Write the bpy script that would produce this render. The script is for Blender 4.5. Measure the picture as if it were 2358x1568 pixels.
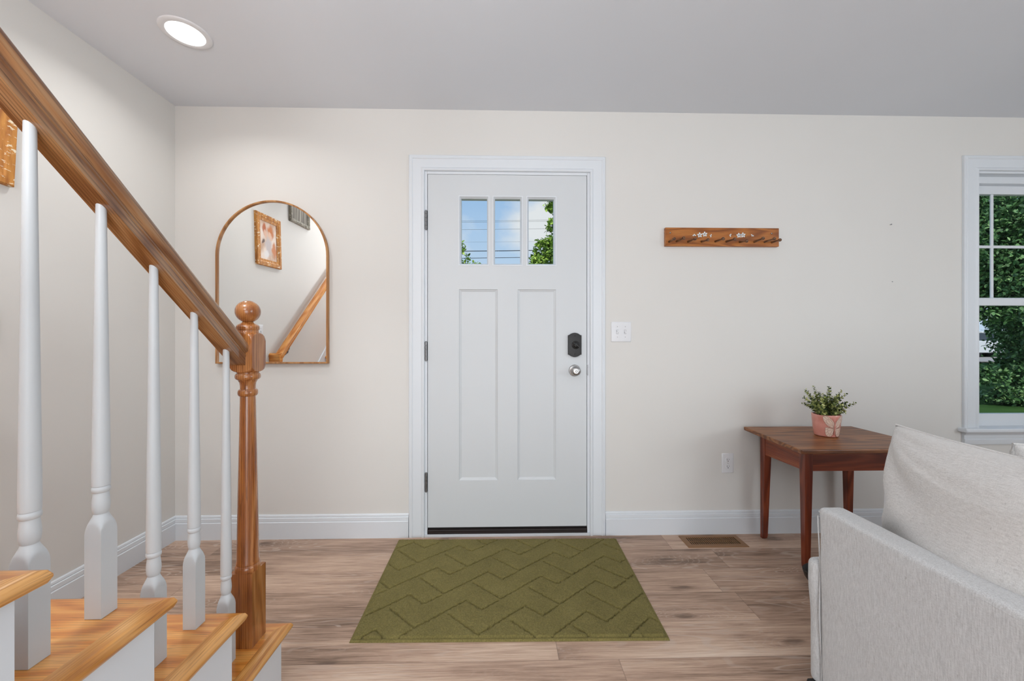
import bpy, bmesh, math, random
import numpy as np
from mathutils import Vector, Matrix

# ------------------------------------------------------------------ clean
for o in list(bpy.data.objects): bpy.data.objects.remove(o)
S = bpy.context.scene
COL = S.collection
PI = math.pi

# ------------------------------------------------------------------ camera
F, CX, CY, H = 900.0, 1179.0, 785.0, 1.12
YAW = math.atan(21/900.0)
cd = bpy.data.cameras.new('camera'); cam = bpy.data.objects.new('camera', cd); COL.objects.link(cam)
cam.location = (0, 0, H); cam.rotation_euler = (PI/2, 0, -YAW)
cd.sensor_width = 36.0; cd.sensor_fit = 'HORIZONTAL'; cd.lens = F/2358*36
cd.shift_y = 1/2358; cd.clip_start = 0.02; cd.clip_end = 400
S.camera = cam

# ------------------------------------------------------------------ exposure
vs = S.view_settings
vs.view_transform = 'Standard'; vs.look = 'None'; vs.gamma = 1; vs.use_curve_mapping = False
vs.exposure = -0.15

# ------------------------------------------------------------------ sky
W = bpy.data.worlds.new('sky'); S.world = W; W.use_nodes = True
nt = W.node_tree; nt.nodes.clear()
def wn(t, **k):
    n = nt.nodes.new(t)
    for a, b in k.items(): setattr(n, a, b)
    return n
tc = wn('ShaderNodeTexCoord'); sep = wn('ShaderNodeSeparateXYZ'); nt.links.new(tc.outputs['Generated'], sep.inputs[0])
rp = wn('ShaderNodeValToRGB'); nt.links.new(sep.outputs['Z'], rp.inputs[0])
rp.color_ramp.elements[0].position = 0.12; rp.color_ramp.elements[0].color = (0.62, 0.78, 0.97, 1)
rp.color_ramp.elements[1].position = 0.42; rp.color_ramp.elements[1].color = (0.30, 0.53, 0.86, 1)
mp = wn('ShaderNodeMapping'); nt.links.new(tc.outputs['Generated'], mp.inputs[0])
mp.inputs['Scale'].default_value = (1, 1, 1.7); mp.inputs['Location'].default_value = (0.17, 0.0, 0.0)
nz = wn('ShaderNodeTexNoise'); nt.links.new(mp.outputs[0], nz.inputs['Vector'])
nz.inputs['Scale'].default_value = 3.6; nz.inputs['Detail'].default_value = 7; nz.inputs['Roughness'].default_value = 0.52
# one large cloud to the right of the door lites, plus the scattered noise
dp = wn('ShaderNodeVectorMath', operation='DISTANCE'); nt.links.new(tc.outputs['Generated'], dp.inputs[0])
dp.inputs[1].default_value = (0.085, 0.955, 0.285)
mr = wn('ShaderNodeMapRange'); nt.links.new(dp.outputs['Value'], mr.inputs['Value'])
mr.inputs['From Min'].default_value = 0.0; mr.inputs['From Max'].default_value = 0.11
mr.inputs['To Min'].default_value = 0.30; mr.inputs['To Max'].default_value = -0.04
ad = wn('ShaderNodeMath', operation='ADD'); nt.links.new(nz.outputs['Fac'], ad.inputs[0]); nt.links.new(mr.outputs[0], ad.inputs[1])
cr = wn('ShaderNodeValToRGB'); nt.links.new(ad.outputs[0], cr.inputs[0])
cr.color_ramp.elements[0].position = 0.50; cr.color_ramp.elements[0].color = (0, 0, 0, 1)
cr.color_ramp.elements[1].position = 0.68; cr.color_ramp.elements[1].color = (1, 1, 1, 1)
mx = wn('ShaderNodeMixRGB'); nt.links.new(cr.outputs[0], mx.inputs[0]); nt.links.new(rp.outputs[0], mx.inputs[1])
mx.inputs[2].default_value = (0.88, 0.90, 0.93, 1)
bg = wn('ShaderNodeBackground'); nt.links.new(mx.outputs[0], bg.inputs[0]); bg.inputs[1].default_value = 1.0
wo = wn('ShaderNodeOutputWorld'); nt.links.new(bg.outputs[0], wo.inputs[0])

# ------------------------------------------------------------------ sun and big lights
def light(name, kind, loc, energy, color=(1, 1, 1), target=None, **k):
    l = bpy.data.lights.new(name, kind); l.energy = energy; l.color = color
    for a, b in k.items(): setattr(l, a, b)
    o = bpy.data.objects.new(name, l); COL.objects.link(o); o.location = loc
    if target: o.rotation_euler = (Vector(target)-Vector(loc)).to_track_quat('-Z', 'Y').to_euler()
    return o
light('sun', 'SUN', (0, 0, 20), 3.2, (1.0, 0.95, 0.86), target=(7, 13, 0.0), angle=0.01)
# added fill lamps at solid rear and right walls, standing in for assumed windows
light('rear_fill', 'AREA', (-0.1, -3.0, 0.8), 118, (0.885, 0.945, 1.0), target=(-0.1, 2.2, 0.3), shape='RECTANGLE', size=3.8, size_y=1.9)
light('right_fill', 'AREA', (4.45, -1.2, 1.35), 56, (0.84, 0.93, 1.0), target=(-1.85, 0.8, 0.1), shape='RECTANGLE', size=1.8, size_y=1.4)
# added fill lamp that brightens the ceiling, an assumed bounced flash
light('bounce_fill', 'AREA', (-0.7, -0.1, 1.7), 24, (0.92, 0.96, 1.0), target=(-0.9, 1.0, 3.4), shape='DISK', size=0.5)
light('stairwell_fill', 'AREA', (-1.25, -1.0, 4.5), 75, (0.92, 0.96, 1.0), target=(-1.4, 1.6, 0.0), shape='RECTANGLE', size=1.0, size_y=0.9)  # added fill lamp up the stairwell, no window there; brightens the lower left
CAN_W = 3.2
CANS = [(-1.365, 1.715), (1.35, 0.2), (-0.1, -1.2), (3.1, -0.6)]  # first one is in view, the others are assumed and unseen

# ------------------------------------------------------------------ helpers: objects
def tag(o, label=None, cat=None, group=None, kind=None):
    if label: o['label'] = label
    if cat: o['category'] = cat
    if group: o['group'] = group
    if kind: o['kind'] = kind
    return o
def empty(name, loc=(0, 0, 0), rot=(0, 0, 0), parent=None):
    o = bpy.data.objects.new(name, None); COL.objects.link(o); o.location = loc; o.rotation_euler = rot
    o.empty_display_size = 0.05
    if parent: o.parent = parent
    return o
class MB:
    """collects shapes of one mesh"""
    def __init__(s): s.bm = bmesh.new()
    def box(s, x0, x1, y0, y1, z0, z1, m=None):
        v = [s.bm.verts.new((x, y, z)) for x in (x0, x1) for y in (y0, y1) for z in (z0, z1)]
        for f in ((0,1,3,2),(4,6,7,5),(0,4,5,1),(2,3,7,6),(0,2,6,4),(1,5,7,3)): s.bm.faces.new([v[i] for i in f])
        if m is not None:
            for q in v: q.co = m @ q.co
        return v
    def rings(s, rings, caps=True, closed=False):
        R = [[s.bm.verts.new(p) for p in r] for r in rings]
        n = len(R[0]); k = len(R)
        for i in range(k if closed else k-1):
            a, b = R[i], R[(i+1) % k]
            for j in range(n): s.bm.faces.new((a[j], a[(j+1) % n], b[(j+1) % n], b[j]))
        if caps and not closed:
            s.bm.faces.new(R[0][::-1]); s.bm.faces.new(R[-1])
        return R
    def lathe(s, prof, m=Matrix(), n=32, sq=None, caps=True):
        """prof: (z, r). sq: half width of a square that clips the radius"""
        rr = []
        for z, r in prof:
            ring = []
            for j in range(n):
                a = 2*PI*j/n + (PI/4 if sq else 0)
                q = r
                if sq: q = min(r, sq/max(abs(math.cos(a)), abs(math.sin(a))))
                ring.append(m @ Vector((q*math.cos(a), q*math.sin(a), z)))
            rr.append(ring)
        s.rings(rr, caps)
    def tube(s, pts, r, n=10, closed=False):
        pts = [Vector(p) for p in pts]; rr = []
        up = Vector((0, 0, 1)); k = len(pts)
        for i, p in enumerate(pts):
            a = pts[(i-1) % k] if (i or closed) else p; b = pts[(i+1) % k] if (i < k-1 or closed) else p
            d = (b-a).normalized(); u = up if abs(d.dot(up)) < .95 else Vector((1, 0, 0))
            x = d.cross(u).normalized(); y = d.cross(x)
            q = r[i] if isinstance(r, (list, tuple)) else r
            rr.append([p + q*(math.cos(2*PI*j/n)*x + math.sin(2*PI*j/n)*y) for j in range(n)])
        s.rings(rr, True, closed)
    def prism(s, poly, y0, y1, m=None):
        """poly of (x,z) extruded along y"""
        R = s.rings([[(x, y0, z) for x, z in poly], [(x, y1, z) for x, z in poly]])
        if m is not None:
            for r in R:
                for q in r: q.co = m @ q.co
    def sweep_u(s, prof, pts_fn):
        """prof: list of (w,t); pts_fn(w,t) -> list of points; open profile closed into a loop"""
        rows = [pts_fn(w, t) for w, t in prof]
        R = [[s.bm.verts.new(p) for p in r] for r in rows]
        n = len(R); k = len(R[0])
        for i in range(n):
            a, b = R[i], R[(i+1) % n]
            for j in range(k-1): s.bm.faces.new((a[j], a[j+1], b[j+1], b[j]))
        s.bm.faces.new([r[0] for r in R][::-1]); s.bm.faces.new([r[-1] for r in R])
    def build(s, name, mat, parent=None, loc=(0, 0, 0), bevel=0, seg=2, smooth=True, frame=None, angle=35):
        bmesh.ops.recalc_face_normals(s.bm, faces=s.bm.faces)
        me = bpy.data.meshes.new(name)
        if frame is not None: s.bm.transform(frame.inverted())
        elif any(loc): s.bm.transform(Matrix.Translation(-Vector(loc)))
        s.bm.to_mesh(me); s.bm.free()
        me.materials.append(mat)
        if smooth:
            me.polygons.foreach_set('use_smooth', [True]*len(me.polygons))
            try: me.set_sharp_from_angle(angle=math.radians(angle))
            except Exception: pass
        o = bpy.data.objects.new(name, me); COL.objects.link(o)
        if frame is not None: o.matrix_world = frame
        else: o.location = loc
        if parent:
            o.parent = parent
            pm = world_mat(parent)
            o.matrix_parent_inverse = pm.inverted()
        if bevel:
            b = o.modifiers.new('bevel', 'BEVEL'); b.width = bevel; b.segments = seg; b.limit_method = 'ANGLE'; b.angle_limit = math.radians(40)
            b.harden_normals = False
        return o
def world_mat(o):
    m = Matrix.LocRotScale(o.location, o.rotation_euler, o.scale)
    if o.parent: m = world_mat(o.parent) @ o.matrix_parent_inverse @ m
    return m
def np_mesh(name, V, Fc, mat, parent=None, smooth=True):
    me = bpy.data.meshes.new(name)
    V = np.asarray(V, dtype=np.float32); Fc = np.asarray(Fc, dtype=np.int32)
    nf, k = Fc.shape
    me.vertices.add(len(V)); me.vertices.foreach_set('co', V.ravel())
    me.loops.add(nf*k); me.loops.foreach_set('vertex_index', Fc.ravel())
    me.polygons.add(nf); me.polygons.foreach_set('loop_start', np.arange(nf, dtype=np.int32)*k)
    me.polygons.foreach_set('loop_total', np.full(nf, k, dtype=np.int32))
    me.update(calc_edges=True)
    if smooth: me.polygons.foreach_set('use_smooth', [True]*nf)
    me.materials.append(mat)
    o = bpy.data.objects.new(name, me); COL.objects.link(o)
    if parent:
        o.parent = parent; o.matrix_parent_inverse = world_mat(parent).inverted()
    return o

# ------------------------------------------------------------------ helpers: materials
def lin(h):
    c = [int(h[i:i+2], 16)/255 for i in (0, 2, 4)]
    return tuple(x/12.92 if x <= .04045 else ((x+.055)/1.055)**2.4 for x in c)+(1,)
class NT:
    def __init__(s, name):
        s.m = bpy.data.materials.new(name); s.m.use_nodes = True; s.t = s.m.node_tree; s.t.nodes.clear()
        s.out = s.t.nodes.new('ShaderNodeOutputMaterial')
        s.tc = s.t.nodes.new('ShaderNodeTexCoord')
        s.obj = s.tc.outputs['Object']
    def n(s, t, **k):
        n = s.t.nodes.new(t)
        for a, b in k.items(): setattr(n, a, b)
        return n
    def L(s, a, b): s.t.links.new(a, b)
    def setin(s, sock, v):
        if hasattr(v, 'is_output'): s.L(v, sock)
        else: sock.default_value = v
    def math(s, op, a, b=0.0, c=None):
        n = s.n('ShaderNodeMath', operation=op); s.setin(n.inputs[0], a); s.setin(n.inputs[1], b)
        if c is not None: s.setin(n.inputs[2], c)
        return n.outputs[0]
    def mapping(s, vec, scale=(1, 1, 1), loc=(0, 0, 0), rot=(0, 0, 0)):
        n = s.n('ShaderNodeMapping'); s.L(vec, n.inputs[0])
        n.inputs['Scale'].default_value = scale; n.inputs['Location'].default_value = loc; n.inputs['Rotation'].default_value = rot
        return n.outputs[0]
    def noise(s, vec, scale, detail=3, rough=.5, dist=0.0, color=False):
        n = s.n('ShaderNodeTexNoise'); s.L(vec, n.inputs['Vector']); n.inputs['Scale'].default_value = scale
        n.inputs['Detail'].default_value = detail; n.inputs['Roughness'].default_value = rough; n.inputs['Distortion'].default_value = dist
        return n.outputs['Color' if color else 'Fac']
    def ramp(s, fac, stops):
        n = s.n('ShaderNodeValToRGB'); s.L(fac, n.inputs[0]); e = n.color_ramp.elements
        while len(e) < len(stops): e.new(0.5)
        for q, (p, c) in zip(e, stops): q.position = p; q.color = c if len(c) == 4 else tuple(c)+(1,)
        return n.outputs[0]
    def mix(s, fac, a, b, mode='MIX'):
        n = s.n('ShaderNodeMixRGB', blend_type=mode); s.setin(n.inputs[0], fac); s.setin(n.inputs[1], a); s.setin(n.inputs[2], b)
        return n.outputs[0]
    def bump(s, h, strength=.2, dist=.001):
        n = s.n('ShaderNodeBump'); s.L(h, n.inputs['Height']); n.inputs['Strength'].default_value = strength; n.inputs['Distance'].default_value = dist
        return n.outputs[0]
    def pbsdf(s, color, rough=.5, metal=0.0, normal=None, spec=.5, **k):
        b = s.n('ShaderNodeBsdfPrincipled'); s.setin(b.inputs['Base Color'], color); s.setin(b.inputs['Roughness'], rough)
        b.inputs['Metallic'].default_value = metal; b.inputs['Specular IOR Level'].default_value = spec
        if normal is not None: s.L(normal, b.inputs['Normal'])
        for a, v in k.items(): s.setin(b.inputs[a], v)
        s.L(b.outputs[0], s.out.inputs[0]); return s.m
BW = lambda x: (x, x, x, 1)

def paint(name, hexc, rough=.5, bs=.06, scale=220, spec=.5):
    t = NT(name); n = t.noise(t.obj, scale, 3, .6); big = t.noise(t.obj, 1.3, 2)
    c = lin(hexc); c2 = tuple(x*.975 for x in c[:3])+(1,)
    col = t.mix(t.ramp(big, [(.3, BW(0)), (.7, BW(1))]), c, c2)
    return t.pbsdf(col, rough, normal=t.bump(n, bs, .0006), spec=spec)
def plain(name, hexc, rough=.5, metal=0.0, **k):
    t = NT(name); n = t.noise(t.obj, 60, 3)
    c = lin(hexc); col = t.mix(t.math('MULTIPLY', n, .12), c, tuple(x*.6 for x in c[:3])+(1,))
    return t.pbsdf(col, rough, metal, **k)
def wood(name, stops, axis='X', rough=.35, k=1.0, pores=.5, coat=0.0, contour=26, ring=.0052, ringk=.5):
    """grain runs along axis; contours of a stretched noise give the cathedral figure"""
    t = NT(name)
    oi = t.n('ShaderNodeObjectInfo'); off = t.n('ShaderNodeVectorMath', operation='SCALE'); 
    cmb = t.n('ShaderNodeCombineXYZ'); t.L(oi.outputs['Random'], cmb.inputs[0]); t.L(oi.outputs['Random'], cmb.inputs[1]); t.L(oi.outputs['Random'], cmb.inputs[2])
    t.L(cmb.outputs[0], off.inputs[0]); off.inputs['Scale'].default_value = 7.3
    add = t.n('ShaderNodeVectorMath', operation='ADD'); t.L(t.obj, add.inputs[0]); t.L(off.outputs[0], add.inputs[1])
    v = add.outputs[0]
    def st(a, b): return tuple(a if x == axis else b for x in 'XYZ')
    n1 = t.noise(t.mapping(v, st(1.2*k, 9*k)), 1.0, 2, .45, .15)
    w = t.math('SINE', t.math('MULTIPLY', n1, contour*2*PI/3))
    w = t.math('MULTIPLY_ADD', w, .5, .5)
    n2 = t.noise(t.mapping(v, st(5*k, 170*k)), 1.0, 4, .65)
    n3 = t.noise(t.mapping(v, st(.8*k, 14*k)), 1.0, 2, .5)
    f = t.math('ADD', t.math('MULTIPLY', w, .30), t.math('ADD', t.math('MULTIPLY', n2, .5), t.math('MULTIPLY', n3, .35)))
    col = t.ramp(f, stops)
    sa = t.n('ShaderNodeSeparateXYZ'); t.L(v, sa.inputs[0]); oth = [sa.outputs[i] for i, x in enumerate('XYZ') if x != axis]
    ac = t.math('ADD', t.math('MULTIPLY', oth[0], .83), t.math('MULTIPLY', oth[1], .56))
    rg_ = t.math('MULTIPLY_ADD', t.math('SINE', t.math('ADD', t.math('MULTIPLY', ac, 6.283/ring), t.math('MULTIPLY', n1, 22.0))), .5, .5)
    rg_ = t.math('POWER', rg_, 2.2); brk = t.ramp(t.noise(t.mapping(v, st(3, 60)), 1.0, 3, .6), [(.35, BW(.25)), (.6, BW(1))])
    col = t.mix(t.math('MULTIPLY', t.math('MULTIPLY', rg_, brk), ringk), col, tuple(x*.55 for x in stops[0][1][:3])+(1,))
    pore = t.ramp(t.noise(t.mapping(v, st(14*k, 420*k)), 1.0, 2, .5), [(.60, BW(0)), (.72, BW(1))])
    col = t.mix(t.math('MULTIPLY', pore, pores), col, tuple(x*.35 for x in stops[0][1][:3])+(1,))
    return t.pbsdf(col, rough, normal=t.bump(n2, .12, .0005), **({'Coat Weight': coat, 'Coat Roughness': .12} if coat else {}))

M = {}
M['wall'] = paint('wall_paint', 'E0DEDA', .85, .05, spec=.2)
M['ceiling'] = paint('ceiling_paint', 'E0E4EA', .9, .05, spec=.2)
M['trim'] = paint('trim_paint', 'E0E5EA', .38, .02, 90)
M['door'] = paint('door_paint', 'D4D8DB', .42, .03, 120)
M['white'] = paint('baluster_paint', 'CDD1D4', .4, .05, 60)
M['oak_tread'] = wood('oak_tread', [(.22, lin('B4641A')), (.45, lin('DC8A38')), (.62, lin('EBA04C')), (.85, lin('F4B566'))], 'X', .28, 1.0, .45, .3, ringk=.24)
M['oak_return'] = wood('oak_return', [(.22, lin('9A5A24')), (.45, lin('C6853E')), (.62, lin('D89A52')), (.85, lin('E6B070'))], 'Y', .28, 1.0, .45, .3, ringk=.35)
M['oak_newel'] = wood('oak_newel', [(.25, lin('6E3A16')), (.45, lin('98592A')), (.62, lin('AE6E38')), (.85, lin('C08450'))], 'Z', .25, 1.0, .6, .5)
M['oak_rail'] = wood('oak_rail', [(.25, lin('4A2C17')), (.45, lin('7C5030')), (.62, lin('956944')), (.85, lin('AC845E'))], 'X', .2, 1.0, .6, .6)
M['oak_wallrail'] = wood('oak_wallrail', [(.25, lin('A85818')), (.45, lin('D08030')), (.62, lin('E09848')), (.85, lin('ECAC62'))], 'X', .25, 1.0, .4, .3)
M['mirror_wood'] = wood('mirror_frame_wood', ringk=.2, stops=[(.25, lin('7E4E24')), (.5, lin('AE7844')), (.85, lin('CC9A64'))], axis='Z', rough=.35, k=1.0, pores=.4)
M['table_top'] = wood('table_top_wood', ringk=.15, stops=[(.22, lin('3C1E0E')), (.45, lin('70401F')), (.62, lin('8C562C')), (.85, lin('AA7242'))], axis='X', rough=.42, k=1.0, pores=.6, coat=.08)
M['table_leg'] = wood('table_leg_wood', ringk=.15, stops=[(.22, lin('3C1408')), (.45, lin('66260F')), (.65, lin('7E3418')), (.85, lin('94482A'))], axis='Z', rough=.3, k=1.0, pores=.3, coat=.3)
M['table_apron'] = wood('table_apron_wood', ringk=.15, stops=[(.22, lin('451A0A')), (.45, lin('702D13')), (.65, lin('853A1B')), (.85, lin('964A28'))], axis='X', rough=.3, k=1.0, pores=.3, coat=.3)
M['rack'] = wood('rack_board_wood', ringk=.2, stops=[(.22, lin('5E300E')), (.45, lin('93531D')), (.62, lin('AC6628')), (.85, lin('C07E3C'))], axis='X', rough=.35, k=1.3, pores=.5)
M['peg'] = wood('peg_wood', [(.22, lin('3A2010')), (.5, lin('5E3A20')), (.85, lin('8A6442'))], 'Y', .28, 2.0, .4)
M['steel'] = plain('satin_nickel', 'B4B4B4', .28, 1.0)
M['dark_steel'] = plain('hinge_steel', '8A8A8C', .35, 1.0)
M['black'] = plain('matte_black', '161616', .45)
M['rubber'] = plain('black_rubber', '0E0E0E', .6)
M['bronze'] = plain('dark_bronze', '241C1B', .4)
M['plate'] = plain('switch_plastic', 'E6E7EA', .3)
M['slot'] = plain('dark_slot', '2A2826', .8)
M['register'] = plain('register_enamel', '8A6440', .45)
M['flower'] = plain('white_flower_paint', 'DCE4E6', .6)
M['flower_c'] = plain('flower_center', '50606E', .6)
M['vine'] = plain('vine_paint', 'B0824A', .6)
M['cable'] = plain('cable_black', '2A2C30', .8)

def glass_mat():
    t = NT('window_glass'); lw = t.n('ShaderNodeLayerWeight'); frv = t.math('MULTIPLY_ADD', t.math('POWER', lw.outputs['Facing'], 5.0), .4, .006)
    a = t.n('ShaderNodeBsdfTransparent'); a.inputs[0].default_value = (.97, .985, .98, 1)
    b = t.n('ShaderNodeBsdfGlossy'); b.inputs['Roughness'].default_value = 0.01; b.inputs[0].default_value = (.5, .5, .5, 1)
    m = t.n('ShaderNodeMixShader'); t.L(frv, m.inputs[0]); t.L(a.outputs[0], m.inputs[1]); t.L(b.outputs[0], m.inputs[2]); t.L(m.outputs[0], t.out.inputs[0])
    return t.m
M['glass'] = glass_mat()
t = NT('mirror_silver'); g = t.n('ShaderNodeBsdfGlossy'); g.inputs[0].default_value = (.93, .94, .94, 1); g.inputs['Roughness'].default_value = 0; t.L(g.outputs[0], t.out.inputs[0]); M['mirror'] = t.m
t = NT('lamp_diffuser'); e = t.n('ShaderNodeEmission'); e.inputs[0].default_value = (1, .985, .96, 1); e.inputs[1].default_value = 6; t.L(e.outputs[0], t.out.inputs[0]); M['lamp'] = t.m

def floor_mat():
    t = NT('plank_floor'); sp = t.n('ShaderNodeSeparateXYZ'); t.L(t.obj, sp.inputs[0]); X, Y = sp.outputs[0], sp.outputs[1]
    PW, PL = 0.178, 1.22
    yr = t.math('DIVIDE', t.math('SUBTRACT', Y, 1.367-PW*20), PW); row = t.math('FLOOR', yr); fy = t.math('FRACT', yr)
    wn_ = t.n('ShaderNodeTexWhiteNoise', noise_dimensions='1D'); t.L(row, wn_.inputs['W'])
    xr = t.math('ADD', t.math('DIVIDE', t.math('ADD', X, 40.06), PL), t.math('MULTIPLY', wn_.outputs['Value'], 1.0)); colm = t.math('FLOOR', xr); fx = t.math('FRACT', xr)
    cv = t.n('ShaderNodeCombineXYZ'); t.L(row, cv.inputs[0]); t.L(colm, cv.inputs[1])
    w2 = t.n('ShaderNodeTexWhiteNoise', noise_dimensions='3D'); t.L(cv.outputs[0], w2.inputs['Vector'])
    rnd = w2.outputs['Value']
    # grain coordinates, shifted per plank
    c3 = t.n('ShaderNodeCombineXYZ'); t.L(t.math('ADD', X, t.math('MULTIPLY', rnd, 13.7)), c3.inputs[0]); t.L(t.math('ADD', Y, t.math('MULTIPLY', rnd, 5.1)), c3.inputs[1]); t.L(rnd, c3.inputs[2])
    v = c3.outputs[0]
    # knots bend the figure
    vo = t.n('ShaderNodeTexVoronoi', voronoi_dimensions='2D'); kw = t.n('ShaderNodeVectorMath', operation='ADD'); t.L(t.mapping(v, (1.3, 4.2, 1)), kw.inputs[0]); t.L(t.mapping(t.noise(t.mapping(v, (9, 40, 1)), 1.0, 3, .6, 0, True), (.10, .16, 0)), kw.inputs[1]); t.L(kw.outputs[0], vo.inputs['Vector']); vo.inputs['Scale'].default_value = 1.0; vo.inputs['Randomness'].default_value = 1
    kd = vo.outputs['Distance']
    kn = t.math('POWER', 2.718, t.math('MULTIPLY', t.math('MULTIPLY', kd, kd), -26.0))
    base = t.noise(t.mapping(v, (1.0, 7.5, 1)), 1.0, 2, .5, .3)
    fld = t.math('ADD', base, t.math('MULTIPLY', kn, .38))
    rings = t.math('MULTIPLY_ADD', t.math('SINE', t.math('MULTIPLY', fld, 110.0)), .5, .5)
    msk = t.ramp(t.noise(t.mapping(v, (1.3, 5, 1), (3, 7, 0)), 1.0, 2), [(.42, BW(0)), (.62, BW(1))])
    fine = t.noise(t.mapping(v, (7, 190, 1)), 1.0, 5, .7)
    mid = t.noise(t.mapping(v, (2.2, 34, 1)), 1.0, 3, .6)
    tone = t.noise(t.mapping(v, (.8, 5, 1), (9, 2, 0)), 1.0, 2, .5)
    f = t.math('ADD', t.math('MULTIPLY', fine, .52), t.math('MULTIPLY', mid, .36))
    f = t.math('ADD', f, t.math('MULTIPLY', tone, .46))
    f = t.math('ADD', f, t.math('MULTIPLY', t.math('SUBTRACT', rnd, .5), .14))
    f = t.math('SUBTRACT', f, .17)
    f = t.math('SUBTRACT', f, t.math('MULTIPLY', kn, .10))
    col = t.ramp(f, [(.30, lin('735C4C')), (.42, lin('A38774')), (.52, lin('BEA08B')), (.62, lin('D2B7A1')), (.78, lin('E4D0BE'))])
    thin = t.ramp(rings, [(.80, BW(0)), (.97, BW(1))])
    col = t.mix(t.math('MULTIPLY', t.math('MULTIPLY', thin, msk), .45), col, lin('CDBBAE'))
    dk = t.ramp(kd, [(.0, BW(1)), (.035, BW(.8)), (.075, BW(0))])
    col = t.mix(t.math('MULTIPLY', dk, .6), col, lin('4A382E'))
    # seams
    sy = t.math('MINIMUM', fy, t.math('SUBTRACT', 1.0, fy)); sx = t.math('MINIMUM', fx, t.math('SUBTRACT', 1.0, fx))
    s1 = t.math('LESS_THAN', sy, .0075); s2 = t.math('LESS_THAN', sx, .0012); sm = t.math('MAXIMUM', s1, s2)
    col = t.mix(t.math('MULTIPLY', sm, .38), col, lin('5A463C'))
    h = t.math('SUBTRACT', t.math('ADD', t.math('MULTIPLY', fine, .6), t.math('MULTIPLY', mid, .4)), t.math('MULTIPLY', sm, 1.5))
    return t.pbsdf(col, t.math('MULTIPLY_ADD', fine, .15, .36), normal=t.bump(h, .25, .0007), spec=.4)
M['floor'] = floor_mat()

def fabric(name, hexa, hexb, vert=True):
    t = NT(name)
    wv = t.noise(t.mapping(t.obj, (520, 520, 45) if vert else (620, 60, 620)), 1.0, 2, .6)
    wh = t.noise(t.mapping(t.obj, (220, 220, 800) if vert else (200, 800, 200)), 1.0, 2, .6)
    sp_ = t.noise(t.obj, 260, 2, .6)
    f = t.math('ADD', t.math('MULTIPLY', wv, .55), t.math('MULTIPLY', wh, .45))
    col = t.ramp(f, [(.3, lin(hexb)), (.62, lin(hexa))])
    slub = t.ramp(t.noise(t.mapping(t.obj, (150, 150, 60)), 1.0, 2, .5), [(.72, BW(0)), (.8, BW(1))])
    col = t.mix(t.math('MULTIPLY', slub, .5), col, lin('8E8C8A'))
    h = t.math('ADD', f, t.math('MULTIPLY', sp_, .5))
    return t.pbsdf(col, .95, normal=t.bump(h, .35, .0008), spec=.15, **{'Sheen Weight': .25})
M['sofa'] = fabric('sofa_linen', 'D8D9DA', 'B4B4B5')
M['cushion'] = fabric('cushion_linen', 'E0DEDC', 'C0BDBA', False)

# ================================================================== SETTING
XL, XR, YB, YR, ZC = -1.85, 4.6, 2.25, -3.2, 2.446
def struct(o): o['kind'] = 'structure'; return o
# floor with the thickness of the slab
b = MB(); b.box(XL-.15, XR+.15, YR-.15, YB+.15, -.12, 0); struct(b.build('floor', M['floor'], smooth=False))
# ceiling with the stairwell opening
SX, SY = -.70, 0.95
b = MB(); b.box(SX, XR+.15, YR-.15, YB+.15, ZC, ZC+.2); b.box(XL-.15, SX, SY, YB+.15, ZC, ZC+.2); struct(b.build('ceiling', M['ceiling'], smooth=False))
b = MB(); b.box(XL-.15, SX+.1, YR-.15, SY+.1, 4.85, 4.95); struct(b.build('trim_1', M['ceiling'], smooth=False))   # stairwell ceiling
b = MB(); b.box(SX, SX+.1, YR-.15, SY+.1, ZC+.2, 4.85); b.box(XL, SX, SY, SY+.1, ZC+.2, 4.85); struct(b.build('wall_stairwell', M['wall'], smooth=False))
DX0, DX1, DZ1 = -.448, .503, 2.092      # rough door opening
WX0, WX1, WZ0, WZ1 = 2.805, 3.50, .606, 2.125
b = MB(); Y2 = YB+.15
b.box(XL-.15, DX0, YB, Y2, 0, ZC); b.box(DX0, DX1, YB, Y2, DZ1, ZC); b.box(DX1, WX0, YB, Y2, 0, ZC)
b.box(WX0, WX1, YB, Y2, 0, WZ0); b.box(WX0, WX1, YB, Y2, WZ1, ZC); b.box(WX1, XR+.15, YB, Y2, 0, ZC)
struct(b.build('wall_back', M['wall'], smooth=False))
b = MB(); b.box(XL-.15, XL, YR, YB, 0, 4.85); struct(b.build('wall_left', M['wall'], smooth=False))
b = MB(); b.box(XR, XR+.15, YR, YB, 0, ZC); struct(b.build('wall_right', M['wall'], smooth=False))
b = MB(); b.box(XL-.15, XR+.15, YR-.15, YR, 0, 4.85); struct(b.build('wall_front', M['wall'], smooth=False))

BBP = [(0, .015), (.093, .015), (.0965, .0105), (.0995, .0125), (.116, .0115), (.119, .007), (.122, .0085), (.130, .007), (.134, .004), (.134, 0), (0, 0)]
def baseboard(name, x0, x1):
    b = MB(); b.sweep_u(BBP, lambda z, t: [(x0, YB-t, z), (x1, YB-t, z)]); return struct(b.build(name, M['trim'], angle=25))
b = MB(); b.sweep_u(BBP, lambda z, t: [(-.538, YB-t, z), (XL+t, YB-t, z), (XL+t, 1.29, z)]); struct(b.build('baseboard_left', M['trim'], angle=25))
baseboard('baseboard_right', .592, XR)

CASP = [(0, 0), (0, .012), (.004, .016), (.010, .0165), (.020, .0105), (.066, .0125), (.069, .016), (.073, .0165), (.076, .0145), (.084, .0145), (.088, .012), (.0895, .008), (.0895, 0)]
def casing(x0, x1, z0, z1):
    b = MB(); b.sweep_u(CASP, lambda w, t: [(x0-w, YB-t, z0), (x0-w, YB-t, z1+w), (x1+w, YB-t, z1+w), (x1+w, YB-t, z0)]); return b
struct(casing(DX0+.001, DX1-.001, 0, DZ1).build('trim_2', M['trim'], angle=25))
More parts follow.
